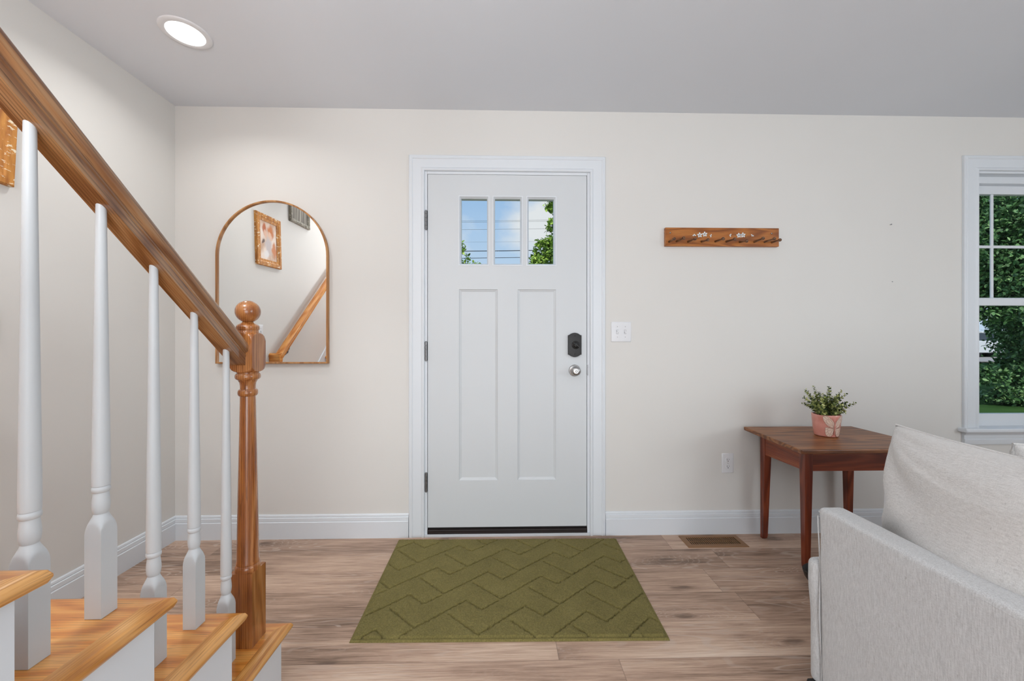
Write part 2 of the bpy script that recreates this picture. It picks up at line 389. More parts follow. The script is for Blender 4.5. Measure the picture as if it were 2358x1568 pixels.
# jamb with stop
b = MB(); JT = .016
b.box(DX0, DX0+JT-.0005, YB-.001, Y2, 0, DZ1); b.box(DX1-JT+.0005, DX1, YB-.001, Y2, 0, DZ1); b.box(DX0+JT, DX1-JT, YB-.001, Y2, DZ1-JT+.0005, DZ1)
b.box(DX0+JT, DX0+JT+.012, YB+.052, Y2, .03, DZ1-JT); b.box(DX1-JT-.012, DX1-JT, YB+.052, Y2, .03, DZ1-JT); b.box(DX0+JT, DX1-JT, YB+.052, Y2, DZ1-JT-.012, DZ1-JT)
struct(b.build('trim_3', M['trim'], smooth=False, bevel=.0012))
# threshold
th = MB(); th.prism([(YB-.006, .014), (YB-.006, .036), (YB+.012, .0435), (Y2+.06, .036), (Y2+.06, .0)], DX0+JT, DX1-JT, Matrix(((0, 1, 0, 0), (1, 0, 0, 0), (0, 0, 1, 0), (0, 0, 0, 1))))
th = struct(th.build('trim_4', M['bronze'], smooth=False, bevel=.001))
b = MB(); b.box(DX0+.002, DX1-.002, YB-.013, YB-.001, 0, .014); b.build('caulk_strip', M['trim'], th, smooth=False)
b = MB(); b.box(-.428, .483, YB+.003, YB+.04, .043, .051); b.build('weather_strip', M['rubber'], th, smooth=False)

# ---------------------------------------------------------------- door
D0, D1, Z0, Z1, TH = -.4297, .4847, .051, 2.0745, .044
L = [(-.2517, -.0799), (-.0574, .1126), (.1376, .3068)]; LZ0, LZ1 = 1.5545, 1.9520
PN = [(-.2517, -.0300), (.0850, .3068)]; PZ0, PZ1 = .3190, 1.4170
b = MB(); ya, yb = YB, YB+TH
b.box(D0, L[0][0], ya, yb, Z0, Z1); b.box(L[2][1], D1, ya, yb, Z0, Z1)
b.box(L[0][0], L[2][1], ya, yb, Z0, PZ0); b.box(L[0][0], L[2][1], ya, yb, PZ1, LZ0); b.box(L[0][0], L[2][1], ya, yb, LZ1, Z1)
b.box(PN[0][1], PN[1][0], ya, yb, PZ0, PZ1)
b.box(L[0][1], L[1][0], ya, yb, LZ0, LZ1); b.box(L[1][1], L[2][0], ya, yb, LZ0, LZ1)
def rectring(x0, x1, z0, z1, y, w=0): return [(x0+w, y, z0+w), (x1-w, y, z0+w), (x1-w, y, z1-w), (x0+w, y, z1-w)]
for x0, x1 in PN:
    R = b.rings([rectring(x0, x1, PZ0, PZ1, ya), rectring(x0, x1, PZ0, PZ1, ya+.004, .002), rectring(x0, x1, PZ0, PZ1, ya+.0095, .014)], caps=False)
    b.bm.faces.new(R[-1])
door = struct(b.build('door_1', M['door'], smooth=False))
for x0, x1 in L:
    b = MB()
    b.rings([rectring(x0, x1, LZ0, LZ1, ya-.0025, -.002), rectring(x0, x1, LZ0, LZ1, ya-.003, .003), rectring(x0, x1, LZ0, LZ1, ya+.012, .0115), rectring(x0, x1, LZ0, LZ1, yb, .0115), rectring(x0, x1, LZ0, LZ1, yb, -.002)], closed=True)
    fr = b.build('lite_frame', M['trim'], door, smooth=False)
    b = MB(); b.box(x0+.010, x1-.010, ya+.019, ya+.022, LZ0+.010, LZ1-.010); b.build('glass_pane', M['glass'], fr, smooth=False)
for zc in (1.8105, 1.0615, .3125):
    b = MB(); hx, hy = -.4385, YB-.0075
    for i in range(5):
        za = zc-.0535+i*.0214; b.lathe([(za+.0006, .0052), (za+.0012, .0068), (za+.0202, .0068), (za+.0208, .0052)], Matrix.Translation((hx, hy, 0)), 16)
    b.lathe([(zc-.057, .003), (zc-.0545, .005), (zc+.0545, .005), (zc+.057, .003)], Matrix.Translation((hx, hy, 0)), 12)
    b.box(hx-.0035, hx+.0065, YB-.004, YB+.004, zc-.0535, zc+.0535)
    b.build('hinge', M['dark_steel'], door)
# knob
KX, KZ = .4145, .949
my = Matrix.Translation((KX, YB, KZ)) @ Matrix.Rotation(PI/2, 4, 'X')
kn = empty('door_knob', (KX, YB, KZ), parent=door)
b = MB(); b.lathe([(0, .034), (.004, .034), (.008, .031), (.010, .024), (.013, .020), (.013, .001)], my, 40); b.build('rosette', M['steel'], kn)
b = MB(); b.lathe([(.010, .0105), (.026, .0105), (.030, .016), (.035, .0235), (.042, .0268), (.050, .0262), (.056, .0225), (.060, .0150), (.0595, .0085), (.058, .008), (.058, .0005)], my, 40); b.build('knob', M['steel'], kn)
b = MB(); b.lathe([(.057, .0068), (.061, .0066), (.062, .005), (.062, .0005)], my, 24); b.box(-.0012, .0012, -.005, .005, .0615, .065, my); b.build('thumb_button', M['steel'], kn)
# deadbolt
DBX, DBZ = .4135, 1.097
db = empty('deadbolt', (DBX, YB, DBZ), parent=door)
def bolt_plate(w, h, arc, sh):
    P = []
    for s_ in (1, -1):
        pts = [(w, h-sh), (w-.006, h-sh)]
        for i in range(9):
            a = 1-2*i/8; pts.append(((w-.008)*a, h-sh+.002+(arc)*(1-a*a)))
        pts += [(-w+.006, h-sh), (-w, h-sh)]
        P += [(x*s_, z*s_) for x, z in pts]
    return P
def ringy(poly, y): return [(DBX+x, YB-y, DBZ+z) for x, z in poly]
p0 = bolt_plate(.0385, .062, .012, .006); sc = lambda P, k: [(x*k, z*(k+.015)) for x, z in P]
b = MB(); b.rings([ringy(p0, 0), ringy(p0, .014), ringy(sc(p0, .95), .019), ringy(sc(p0, .82), .020)]); b.build('plate', M['black'], db, angle=30)
md = Matrix.Translation((DBX+.004, YB, DBZ)) @ Matrix.Rotation(PI/2, 4, 'X')
b = MB(); b.lathe([(.019, .024), (.022, .023), (.024, .018), (.027, .012), (.030, .010), (.030, .001)], md, 32)
b.box(-.0215, .0215, -.0032, .0032, .024, .041, md @ Matrix.Rotation(math.radians(-34), 4, 'Z')); b.build('thumb_turn', M['black'], db, bevel=.0012)
for zz in (-.052, .052): b = MB(); b.lathe([(.019, .0045), (.0215, .004), (.0215, .0005)], Matrix.Translation((DBX, YB, DBZ+zz)) @ Matrix.Rotation(PI/2, 4, 'X'), 16); b.build('screw', M['rubber'], db)
b = MB(); b.box(.4858, .4925, YB-.0035, YB+.02, .922, .982); b.build('strike_plate', M['dark_steel'], door, smooth=False, bevel=.001)

# ---------------------------------------------------------------- window
win = struct(empty('window_1', ((WX0+WX1)/2, YB, WZ0)))
casing(WX0, WX1, WZ0, WZ1).build('window_casing', M['trim'], win, angle=25)
b = MB(); b.box(WX0-.115, WX1+.115, YB-.045, YB+.06, WZ0-.022, WZ0+.003); b.build('window_sill', M['trim'], win, bevel=.008, seg=3)
AP = [(0, 0), (0, .012), (.012, .015), (.030, .016), (.034, .0115), (.038, .0125), (.055, .0125), (.058, .016), (.066, .020), (.074, .026), (.074, 0)]
b = MB(); b.sweep_u(AP, lambda z, t: [(WX0-.09, YB-t, .510+z), (WX1+.09, YB-t, .510+z)]); b.build('window_apron', M['trim'], win, angle=25)
b = MB()
b.box(WX0-.01, WX0+.012, YB, Y2, WZ0-.01, WZ1+.01); b.box(WX1-.012, WX1+.01, YB, Y2, WZ0-.01, WZ1+.01)
b.box(WX0+.012, WX1-.012, YB, Y2, WZ1-.012, WZ1+.01); b.box(WX0+.012, WX1-.012, YB+.055, Y2+.02, WZ0-.022, WZ0+.004)
b.box(WX0+.012, WX1-.012, YB+.045, Y2, 2.072, WZ1-.012)
b.build('window_frame', M['trim'], win, smooth=False, bevel=.0015)
def sash(name, z0, z1, gz0, gz1, y0, y1, bars):
    b = MB(); a0, a1 = WX0+.012, WX1-.012; st = .038
    b.box(a0, a0+st, y0, y1, z0, z1); b.box(a1-st, a1, y0, y1, z0, z1); b.box(a0+st, a1-st, y0, y1, z0, gz0); b.box(a0+st, a1-st, y0, y1, gz1, z1)
    s_ = b.build(name, M['trim'], win, smooth=False, bevel=.003)
    if bars:
        b = MB(); ym = (y0+y1)/2
        for xm in (3.007, 3.245): b.box(xm-.0085, xm+.0085, ym-.012, ym-.004, gz0, gz1)
        zm = 1.698; b.box(a0+st, a1-st, ym-.0125, ym-.0045, zm-.0085, zm+.0085); b.build('muntin', M['trim'], s_, smooth=False, bevel=.002)
    b = MB(); ym = (y0+y1)/2; b.box(a0+st-.004, a1-st+.004, ym-.002, ym+.002, gz0-.004, gz1+.004); b.build('pane', M['glass'], s_, smooth=False)
    return s_
sash('upper_sash', 1.345, 2.072, 1.385, 2.020, YB+.078, YB+.11, True)
sash('lower_sash', .603, 1.378, .680, 1.334, YB+.044, YB+.076, False)

# ================================================================== STAIRCASE
RISE, RUN, NY, XE = .193, .230, 1.310, -.694
st = empty('staircase', (-1.27, 1.28, 0)); tag(st, 'oak staircase with white risers and side boards rising along the left wall', 'staircase')
NT_ = 12
for k in range(1, NT_+1):
    z = RISE*k; yf = NY-RUN*(k-1); yb_ = yf-RUN-.03
    def nose(p, q): return [(p-.0, z-.026), (p-.0, z-.026)]
    # tread board: rounded front nosing, grain along its length
    prof = [(yb_, z-.026), (yf-.012, z-.026), (yf-.004, z-.023), (yf, z-.015), (yf-.0, z-.011), (yf-.004, z-.003), (yf-.012, z), (yb_, z)]
    b = MB(); R = b.rings([[(XL+.014, y, zz) for y, zz in prof], [(XE-.0, y, zz) for y, zz in prof]])
    # mitre the board back at the return
    for v in R[1]: v.co.x = XE-.040-(0) + max(0, min(.040, v.co.y-(yf-.040)))
    for v in R[1]:
        pass
    tr = b.build('tread', M['oak_tread'], st, loc=(-1.27, yf-.12, z-.01), angle=50)
    xp = [(XE-.040, z-.026), (XE-.012, z-.026), (XE-.004, z-.023), (XE, z-.015), (XE, z-.011), (XE-.004, z-.003), (XE-.012, z+.0003), (XE-.040, z+.0003)]
    b = MB(); b.rings([[(x, yb_-.002, zz) for x, zz in xp], [(x, min(yf-.0005, yf-(XE-x)*0+0)-.040+(x-(XE-.040)), zz) for x, zz in xp]])
    # nose of the corner so the return ends in the same round
    b.build('nosing_return', M['oak_return'], tr, loc=(XE-.02, yf-.12, z-.01), angle=50)
    yr = yf-.030
    b = MB(); b.box(XL+.014, XE-.026, yr-.018, yr, z-RISE+.0005, z-.0262); b.build('riser', M['trim'], st, smooth=False)
    b = MB(); b.box(XE-.026, XE-.022, yr-RUN if k < NT_ else yr-RUN, yr, 0 if k < 6 else z-RISE*5, z-.0262); b.build('side_board', M['trim'], st, smooth=False)
sl = RISE/RUN
zline = lambda y: RISE+(NY-y)*sl
b = MB(); yy0, yy1 = 1.345, -1.5
b.rings([[(x, yy0, 0), (x, yy0, .16), (x, 1.29, zline(1.29)+.06), (x, yy1, zline(yy1)+.06), (x, yy1, zline(yy1)-.35), (x, .95, 0)] for x in (XL+.0005, XL+.0135)])
b.build('wall_skirt', M['trim'], st, smooth=False)

# ================================================================== STAIR RAILING
rg = empty('stair_railing', (-.796, 1.228, RISE)); tag(rg, 'oak handrail and turned newel post with white balusters along the open side of the stairs', 'stair railing')
NX, NYY = -.789, 1.2285
b = MB()
prof = [(.193, .06), (.408, .06), (.4160, .06), (.4175, .0470), (.4178, .0345), (.421, .0345), (.428, .0345), (.433, .0325), (.4355, .0305), (.437, .0315), (.441, .0315), (.447, .0298),
        (.60, .0273), (.80, .0233), (.945, .0207), (.950, .0207), (.951, .0235), (.955, .0262), (.961, .0272), (.967, .0262), (.971, .0235), (.972, .0207), (.982, .0207), (.992, .0222), (1.000, .0265), (1.0025, .0310),
        (1.006, .0335), (1.011, .0342), (1.016, .0335), (1.020, .0310), (1.021, .029), (1.023, .029), (1.0255, .034), (1.028, .0385), (1.032, .0430), (1.038, .0462), (1.046, .0482), (1.120, .0482), (1.128, .0465), (1.135, .0435), (1.1405, .039), (1.144, .034), (1.1455, .030),
        (1.151, .0285), (1.153, .0285), (1.154, .0300), (1.158, .0312), (1.164, .0312), (1.168, .029), (1.170, .0265), (1.173, .022), (1.176, .0165), (1.179, .0145)]
b.lathe(prof, Matrix.Translation((NX, NYY, 0)), 96, sq=.034)
nw = b.build('newel_post', M['oak_newel'], rg, loc=(NX, NYY, .7), angle=28)
b = MB(); bc = 1.2107; br = .0343
b.lathe([(bc-br*math.cos(i*PI/24), max(.0005, br*math.sin(i*PI/24))) for i in range(25)], Matrix.Translation((NX, NYY, 0)), 48); b.build('ball_finial', M['oak_newel'], nw, loc=(NX, NYY, bc), angle=60)
# handrail
al = math.atan(sl); BXC = -.796
zu = lambda y: 1.090+sl*(1.143-y)
hp = [(.0215, 0), (.0215, .0185), (.0235, .0205), (.0235, .0235), (.0215, .0255), (.0235, .0285), (.0290, .0325), (.0310, .0385), (.0305, .0455), (.0265, .0530), (.0190, .0580), (.0095, .0602), (0, .0608)]
hp = hp+[(-x, h) for x, h in hp[-2::-1]]
fr = Matrix.Translation((BXC, .5, zu(.5))) @ Matrix(((0, -1, 0, 0), (-math.cos(al), 0, math.sin(al), 0), (math.sin(al), 0, math.cos(al), 0), (0, 0, 0, 1)))
b = MB(); b.rings([[(BXC+x, y, zu(y)+h/math.cos(al)) for x, h in hp] for y in (NYY-.0338, -1.3)]); b.build('handrail', M['oak_rail'], rg, frame=fr, angle=28)
def baluster(y):
    k = int(round((NY-y)/RUN-.13)); 
    k = max(kk for kk in range(1, NT_+1) if NY-RUN*(kk-1) > y+.02)
    z = RISE*k; top = zu(y)+.012
    p = [(z+.0005, .05), (z+.163, .05), (z+.164, .0227), (z+.171, .0219), (z+.177, .0205), (z+.183, .0184), (z+.189, .0155), (z+.196, .0122), (z+.2005, .0108), (z+.203, .0118), (z+.208, .0128), (z+.216, .0135), (z+.224, .0133), (z+.235, .0122), (z+.242, .0114), (z+.2425, .0120),
         (z+.245, .0136), (z+.249, .0140), (z+.2525, .0135), (z+.2545, .0122), (z+.2555, .0133), (z+.262, .0137), (z+.30, .0136)]
    n = 14
    for i in range(1, n+1):
        f = i/n; p.append((z+.30+(top-z-.30)*f, .0136-.0058*f))
    b = MB(); b.lathe(p, Matrix.Translation((BXC, y, 0)), 64, sq=.016); return b.build('baluster', M['white'], rg, angle=28)
for i in range(12): baluster(1.1435-.1167*i)

# ---------------------------------------------------------------- rail on the left wall
wr = empty('wall_handrail', (XL, 1.3, .95)); tag(wr, 'honey oak handrail fixed to the left wall, seen only in the arched mirror', 'handrail')
WXC = XL+.062
zw = lambda y: .955+sl*(1.315-y)
wp = [(.019, 0), (.019, .012), (.022, .016), (.022, .020), (.019, .024), (.024, .030), (.026, .040), (.022, .050), (.012, .056), (0, .057)]
wp = wp+[(-x, h) for x, h in wp[-2::-1]]
fw = Matrix.Translation((WXC, .5, zw(.5))) @ Matrix(((0, -1, 0, 0), (-math.cos(al), 0, math.sin(al), 0), (math.sin(al), 0, math.cos(al), 0), (0, 0, 0, 1)))
b = MB(); b.rings([[(WXC+x, y, zw(y)+h/math.cos(al)) for x, h in wp] for y in (1.318, -1.3)]); rl = b.build('rail', M['oak_wallrail'], wr, frame=fw, angle=28)
b = MB(); b.rings([[(x, 1.318+dx*1.0+.0, zw(1.318)+h*1.25) for dx, h in wp] for x in (XL+.001, WXC+.024)]); b.build('return_end', M['oak_wallrail'], wr, loc=(WXC, 1.318, zw(1.318)), angle=28)
for yk in (1.16, .30, -.56):
    b = MB(); zz = zw(yk)
    b.tube([(XL+.003, yk, zz-.075), (XL+.03, yk, zz-.078), (XL+.05, yk, zz-.06), (WXC, yk, zz-.03), (WXC, yk, zz+.004)], .006, 12)
    b.lathe([(0, .022), (.004, .022), (.008, .012), (.008, .001)], Matrix.Translation((XL, yk, zz-.075)) @ Matrix.Rotation(PI/2, 4, 'Y'), 24); b.build('bracket', M['dark_steel'], wr)

# ================================================================== MIRROR
MY = YB-.024
mi = empty('arched_mirror', (-1.30, YB-.012, .985)); tag(mi, 'arched wall mirror in a thin wooden frame beside the newel post', 'mirror')
mx0, mx1, mz0 = -1.6105, -.9875, .9925; mr_ = (mx1-mx0)/2; mcx = (mx0+mx1)/2; mzs = 1.911-mr_
def arch(w, y, n=40):
    P = [(mx0+w, y, mz0+w), (mx1-w, y, mz0+w)]
    for i in range(n+1):
        a = PI*i/n; P.append((mcx+(mr_-w)*math.cos(a), y, mzs+(mr_-w)*math.sin(a)))
    return P
b = MB(); b.rings([arch(0, YB-.0005), arch(0, MY+.001), arch(.001, MY), arch(.0075, MY), arch(.0085, MY+.001), arch(.0085, YB-.0005)], closed=True); b.build('frame', M['mirror_wood'], mi, angle=30)
b = MB(); b.rings([arch(.008, YB-.002), arch(.008, MY+.010)]); b.build('mirror_glass', M['mirror'], mi, smooth=False)

# ================================================================== PICTURES ON THE LEFT WALL
def distressed(name, base, light_, amt):
    t = NT(name)
    n = t.noise(t.mapping(t.obj, (30, 30, 9)), 1.0, 3, .6); n2 = t.noise(t.mapping(t.obj, (60, 30, 60)), 1.0, 4, .7, .4)
    col = t.ramp(t.noise(t.mapping(t.obj, (60, 60, 12)), 1, 3), [(.3, lin(base[0])), (.6, lin(base[1]))])
    m = t.ramp(n2, [(amt, BW(0)), (amt+.06, BW(1))])
    return t.pbsdf(t.mix(m, col, lin(light_)), .6, normal=t.bump(n2, .4, .002))
M['distress_o'] = distressed('distressed_orange_wood', ('9A5A1E', 'C98A3E'), 'EADCC0', .575)
M['distress_g'] = distressed('distressed_grey_wood', ('5A544A', '8A8476'), 'B4AE9E', .55)
def photo_mat(name, stops, sc_, dist):
    t = NT(name); n = t.noise(t.mapping(t.obj, sc_), 1.0, 2, .4, dist); return t.pbsdf(t.ramp(n, stops), .25)
def portrait():
    t = NT('portrait_print'); sp = t.n('ShaderNodeSeparateXYZ'); t.L(t.obj, sp.inputs[0])
    wy = t.math('ADD', sp.outputs[1], t.math('MULTIPLY', t.math('SUBTRACT', t.noise(t.obj, 16, 3), .5), .06)); wz = t.math('ADD', sp.outputs[2], t.math('MULTIPLY', t.math('SUBTRACT', t.noise(t.obj, 21, 3), .5), .06))
    def blob(col, c, y, z, ry, rz, soft=.6):
        a = t.math('DIVIDE', t.math('SUBTRACT', wy, y), ry); b_ = t.math('DIVIDE', t.math('SUBTRACT', wz, z), rz)
        d = t.math('ADD', t.math('MULTIPLY', a, a), t.math('MULTIPLY', b_, b_))
        return t.mix(t.ramp(d, [(soft, BW(1)), (1.0, BW(0))]), col, lin(c))
    col = t.ramp(t.noise(t.obj, 9, 2), [(.35, lin('C9A890')), (.6, lin('EBDCD0'))])
    for c, y, z, ry, rz in (('C87A48', -.03, .075, .045, .06), ('B8643A', .045, .085, .035, .05), ('E6BFA6', -.02, .045, .03, .035), ('E2B8A0', .04, .055, .024, .03), ('C9C0C0', .0, -.045, .05, .09), ('D08A60', -.075, -.06, .03, .08), ('6A5650', .065, -.01, .02, .03), ('E8E4E2', .03, -.10, .04, .04)):
        col = blob(col, c, y, z, ry, rz, .3)
    return t.pbsdf(col, .25)
M['photo_a'] = portrait()
M['photo_unused'] = None if True else photo_mat('x', [(.3, lin('7A6A62')), (.40, lin('C9B6A8')), (.50, lin('E6D6CA')), (.58, lin('D89A72')), (.68, lin('B8683A')), (.8, lin('8A4A2A'))], (9, 10, 8), .6)
M['photo_b'] = photo_mat('grey_print', [(.3, lin('3C3A36')), (.5, lin('7A766E')), (.7, lin('A8A498'))], (18, 40, 2), .2)
def picture(name, y0, y1, z0, z1, fw_, dep, fm, pm, tilt, label):
    """frame on the left wall, built flat then tilted in the plane of the wall"""
    yc, zc = (y0+y1)/2, (z0+z1)/2; w, h = (y1-y0)/2, (z1-z0)/2
    e = empty(name, (XL, yc, zc), (math.radians(tilt), 0, 0)); tag(e, label, 'picture frame')
    m = world_mat(e)
    def rr(i, x): return [m @ Vector((x, sy*(w-i), sz*(h-i))) for sy, sz in ((-1, -1), (1, -1), (1, 1), (-1, 1))]
    b = MB(); b.rings([rr(0, .001), rr(0, dep*.8), rr(.004, dep), rr(fw_*.55, dep), rr(fw_*.65, dep*.8), rr(fw_, dep*.62), rr(fw_, .001)], closed=True); b.build('frame', fm, e, frame=m, smooth=False)
    b = MB(); b.rings([rr(fw_-.001, .002), rr(fw_-.001, dep*.45)]); b.build('photo', pm, e, frame=m, smooth=False)
picture('picture_frame', 1.20, 1.518, 1.703, 2.098, .052, .022, M['distress_o'], M['photo_a'], -2.5, 'distressed orange-brown wooden picture frame on the left wall, cut by the photo edge')
picture('picture_frame', .72, 1.055, 2.165, 2.425, .035, .022, M['distress_g'], M['photo_b'], -2.0, 'weathered grey wooden picture frame seen at the top of the arched mirror')

def toggle_plate(name, label, m, n, w, h):
    """face towards local -y, origin on the wall"""
    e = empty(name, m.translation, m.to_euler()); tag(e, label, 'light switch')
    def r(i, y): return [m @ Vector((sx*(w/2-i), -y, sz*(h/2-i))) for sx, sz in ((-1, -1), (1, -1), (1, 1), (-1, 1))]
    b = MB(); b.rings([r(0, 0), r(0, .003), r(.003, .0055), r(.006, .006)]); b.build('wall_plate', M['plate'], e, angle=50)
    for i in range(n):
        x = (i-(n-1)/2)*.046
        b = MB(); b.box(x-.0052, x+.0052, -.0064, -.005, -.0122, .0122, m); sl_ = b.build('toggle_slot', M['slot'], e, smooth=False)
        b = MB(); up = 1 if i == 0 else -1
        b.box(x-.0045, x+.0045, -.0068, -.0055, -.0115, .0115, m)
        b.box(x-.0038, x+.0038, -.0125, -.006, -.004+up*.004, .004+up*.004, m @ Matrix.Translation((0, 0, 0)) ); b.build('toggle', M['plate'], e, bevel=.0008)
        for zz in (-.030, .030): b = MB(); b.lathe([(.0055, .0028), (.0068, .0024), (.0068, .0003)], m @ Matrix.Translation((x, 0, zz)) @ Matrix.Rotation(PI/2, 4, 'X'), 12); b.build('screw', M['steel'], e)
toggle_plate('light_switch', 'white double toggle switch plate right of the front door', Matrix.Translation((.6845, YB, 1.1725)), 2, .1165, .1157)
toggle_plate('light_switch', 'white switch plate on the left wall, glimpsed in the mirror behind the newel', Matrix.Translation((XL, 1.449, 1.186)) @ Matrix.Rotation(PI/2, 4, 'Z'), 1, .058, .115)

# outlet
ol = empty('wall_outlet', (1.3095, YB, .408)); tag(ol, 'white duplex outlet low on the wall left of the wooden table', 'outlet')
def r2(cx, cz, w, h, i, y): return [(cx+sx*(w/2-i), YB-y, cz+sz*(h/2-i)) for sx, sz in ((-1, -1), (1, -1), (1, 1), (-1, 1))]
b = MB(); b.rings([r2(1.3095, .408, .068, .113, 0, 0), r2(1.3095, .408, .068, .113, 0, .003), r2(1.3095, .408, .068, .113, .003, .0052), r2(1.3095, .408, .068, .113, .006, .0056)]); b.build('wall_plate', M['plate'], ol, angle=50)
for cz in (.4275, .3885):
    b = MB(); P = []
    for i in range(24):
        a = 2*PI*i/24; P.append((1.3095+max(-.0145, min(.0145, .0175*math.cos(a))), cz+max(-.0135, min(.0135, .0165*math.sin(a)))))
    b.rings([[(x, YB-.004, z) for x, z in P], [(x, YB-.0075, z) for x, z in P]]); rc = b.build('receptacle', M['plate'], ol, angle=30)
    b = MB(); b.box(1.3095-.0068, 1.3095-.0048, YB-.0079, YB-.006, cz-.001, cz+.0075); b.box(1.3095+.0048, 1.3095+.0066, YB-.0079, YB-.006, cz+.0005, cz+.0070)
    b.lathe([(.006, .0026), (.0079, .0026)], Matrix.Translation((1.3095, YB, cz-.0065)) @ Matrix.Rotation(PI/2, 4, 'X'), 12); b.build('slots', M['slot'], rc, smooth=False)
b = MB(); b.lathe([(.0045, .0026), (.0066, .0022), (.0066, .0003)], Matrix.Translation((1.3095, YB, .408)) @ Matrix.Rotation(PI/2, 4, 'X'), 12); b.build('screw', M['steel'], ol)

# floor register
vt = empty('floor_register', (1.1725, 2.155, 0)); tag(vt, 'brown metal floor vent with narrow slots against the right baseboard', 'floor vent')
vx0, vx1, vy0, vy1 = 1.005, 1.340, 2.092, 2.218
def rv(i, j, z): return [(vx0+i, vy0+j, z), (vx1-i, vy0+j, z), (vx1-i, vy1-j, z), (vx0+i, vy1-j, z)]
b = MB(); b.rings([rv(0, 0, .0005), rv(.003, .003, .005), rv(.028, .026, .0055), rv(.028, .026, .0005)], closed=True); b.build('frame', M['register'], vt, angle=30)
b = MB(); b.box(vx0+.027, vx1-.027, vy0+.025, vy1-.025, .0004, .0012); b.build('shade_plate', M['rubber'], vt, smooth=False)  # black plate on the floor, painted as the shade of an uncut duct opening
b = MB(); nb = 24
for i in range(nb+1):
    x = vx0+.028+(vx1-vx0-.056)*i/nb
    b.box(x-.0022, x+.0022, vy0+.0255, vy1-.0255, .0012, .0050)
b.box(vx0+.028, vx1-.028, (vy0+vy1)/2-.002, (vy0+vy1)/2+.002, .0012, .0030)
b.build('louvers', M['register'], vt, smooth=False)

# nails
for i, (x, z, r, lab) in enumerate([(2.2795, 1.804, .0022, 'upper tiny nail left in the bare wall right of the coat rack'), (2.2915, 1.4688, .0016, 'lower tiny nail left in the bare wall above the table')]):
    b = MB(); mm = Matrix.Translation((x, YB, z)) @ Matrix.Rotation(PI/2, 4, 'X')
    b.lathe([(-.004, r*.6), (.008 if i == 0 else .003, r*.6), (.0085 if i == 0 else .0035, r*1.6), (.010 if i == 0 else .0045, r*1.6), (.0105 if i == 0 else .005, .0003)], mm, 12); tag(b.build('nail', M['dark_steel']), lab, 'nail', 'nails in the wall')

# ================================================================== COAT RACK
RY = YB-.022
rk = empty('coat_rack', (1.265, YB-.011, 1.664)); tag(rk, 'wooden peg rack with ten pegs and painted white flowers on the wall', 'coat rack')
b = MB(); b.box(.9355, 1.600, RY, YB-.0005, 1.6665, 1.7735); b.build('board', M['rack'], rk, loc=(1.265, YB-.011, 1.72), bevel=.0025, smooth=False)
random.seed(4)
tilt = [(0, 0), (.012, .002), (.009, -.001), (.003, -.007), (.010, -.001), (.012, -.002), (0, -.012), (.010, .004), (.014, .003), (.002, -.003)]
for (xb, zb), (dx, dz) in zip([(.958, 1.691), (1.0011, 1.6939), (1.0676, 1.6925), (1.1462, 1.693), (1.2267, 1.6943), (1.2909, 1.6939), (1.3698, 1.6925), (1.4544, 1.6935), (1.5151, 1.6930), (1.5575, 1.691)], tilt):
    Lp = .070
    d = Vector((dx, -Lp, dz)); q = d.to_track_quat('Z', 'Y').to_matrix().to_4x4()
    b = MB(); b.lathe([(-.012, .0050), (.0, .0068), (.002, .0060), (.030, .0050), (.052, .0042), (.055, .0052), (.058, .0078), (.062, .0090), (.066, .0088), (.069, .0072), (.071, .004), (.0712, .0005)], Matrix.Translation((xb, RY, zb)) @ q, 20)
    b.build('peg', M['peg'], rk, loc=(xb, RY, zb))
def rxz(px, py):   # rack detail position measured on the board face
    u, v = 1500+px/6.935, 480+py/6.935; a = (u-CX)/F; c_, s_ = math.cos(YAW), math.sin(YAW); k = RY/(-a*s_+c_); return (a*c_+s_)*k, H-(v-CY)/F*k
def flower(px, py, r, n=5, only=None):
    fl, fc = MB(), MB()
    x, z = rxz(px, py)
    for i in range(n):
        if only and i not in only: continue
        a = 2*PI*i/n+.4; cx, cz = x+r*.62*math.cos(a), z+r*.62*math.sin(a)
        P = [(cx+(.42*r*math.cos(q))*math.cos(a)-(.30*r*math.sin(q))*math.sin(a), cz+(.42*r*math.cos(q))*math.sin(a)+(.30*r*math.sin(q))*math.cos(a)) for q in [2*PI*j/10 for j in range(10)]]
        fl.rings([[(p, RY+.0005, q) for p, q in P], [(p, RY-.0006, q) for p, q in P]])
    fo_ = fl.build('painted_flower', M['flower'], rk, smooth=False)
    fc.lathe([(0, r*.16), (.0012, r*.14)], Matrix.Translation((x, RY, z)) @ Matrix.Rotation(PI/2, 4, 'X'), 10); fc.build('flower_center', M['flower_c'], fo_, smooth=False)
flower(772, 424, .0148); flower(852, 411, .0148); flower(686, 436, .0105, 5, (0, 1, 2)); flower(957, 436, .0095, 5, (1, 2, 3))
flower(1397, 430, .0142); flower(1462, 425, .0148); flower(1270, 430, .0095, 5, (1, 2, 3)); flower(1616, 424, .0095, 5, (2, 3, 4))
b = MB()
for pts in ([(735, 430), (720, 405), (700, 380)], [(680, 450), (650, 445), (632, 455)], [(890, 405), (915, 425), (935, 435)], [(905, 400), (920, 392), (930, 385)], [(1350, 410), (1345, 390), (1325, 375)], [(1505, 420), (1540, 425), (1590, 425)], [(1510, 400), (1530, 380), (1560, 382)], [(1510, 435), (1525, 465), (1550, 470)], [(1290, 428), (1310, 430), (1345, 428)], [(975, 437), (1010, 432), (1035, 436)]):
    b.tube([(rxz(*p)[0], RY-.0002, rxz(*p)[1]) for p in pts], .0008, 5)
b.build('painted_vines', M['vine'], rk, smooth=False)
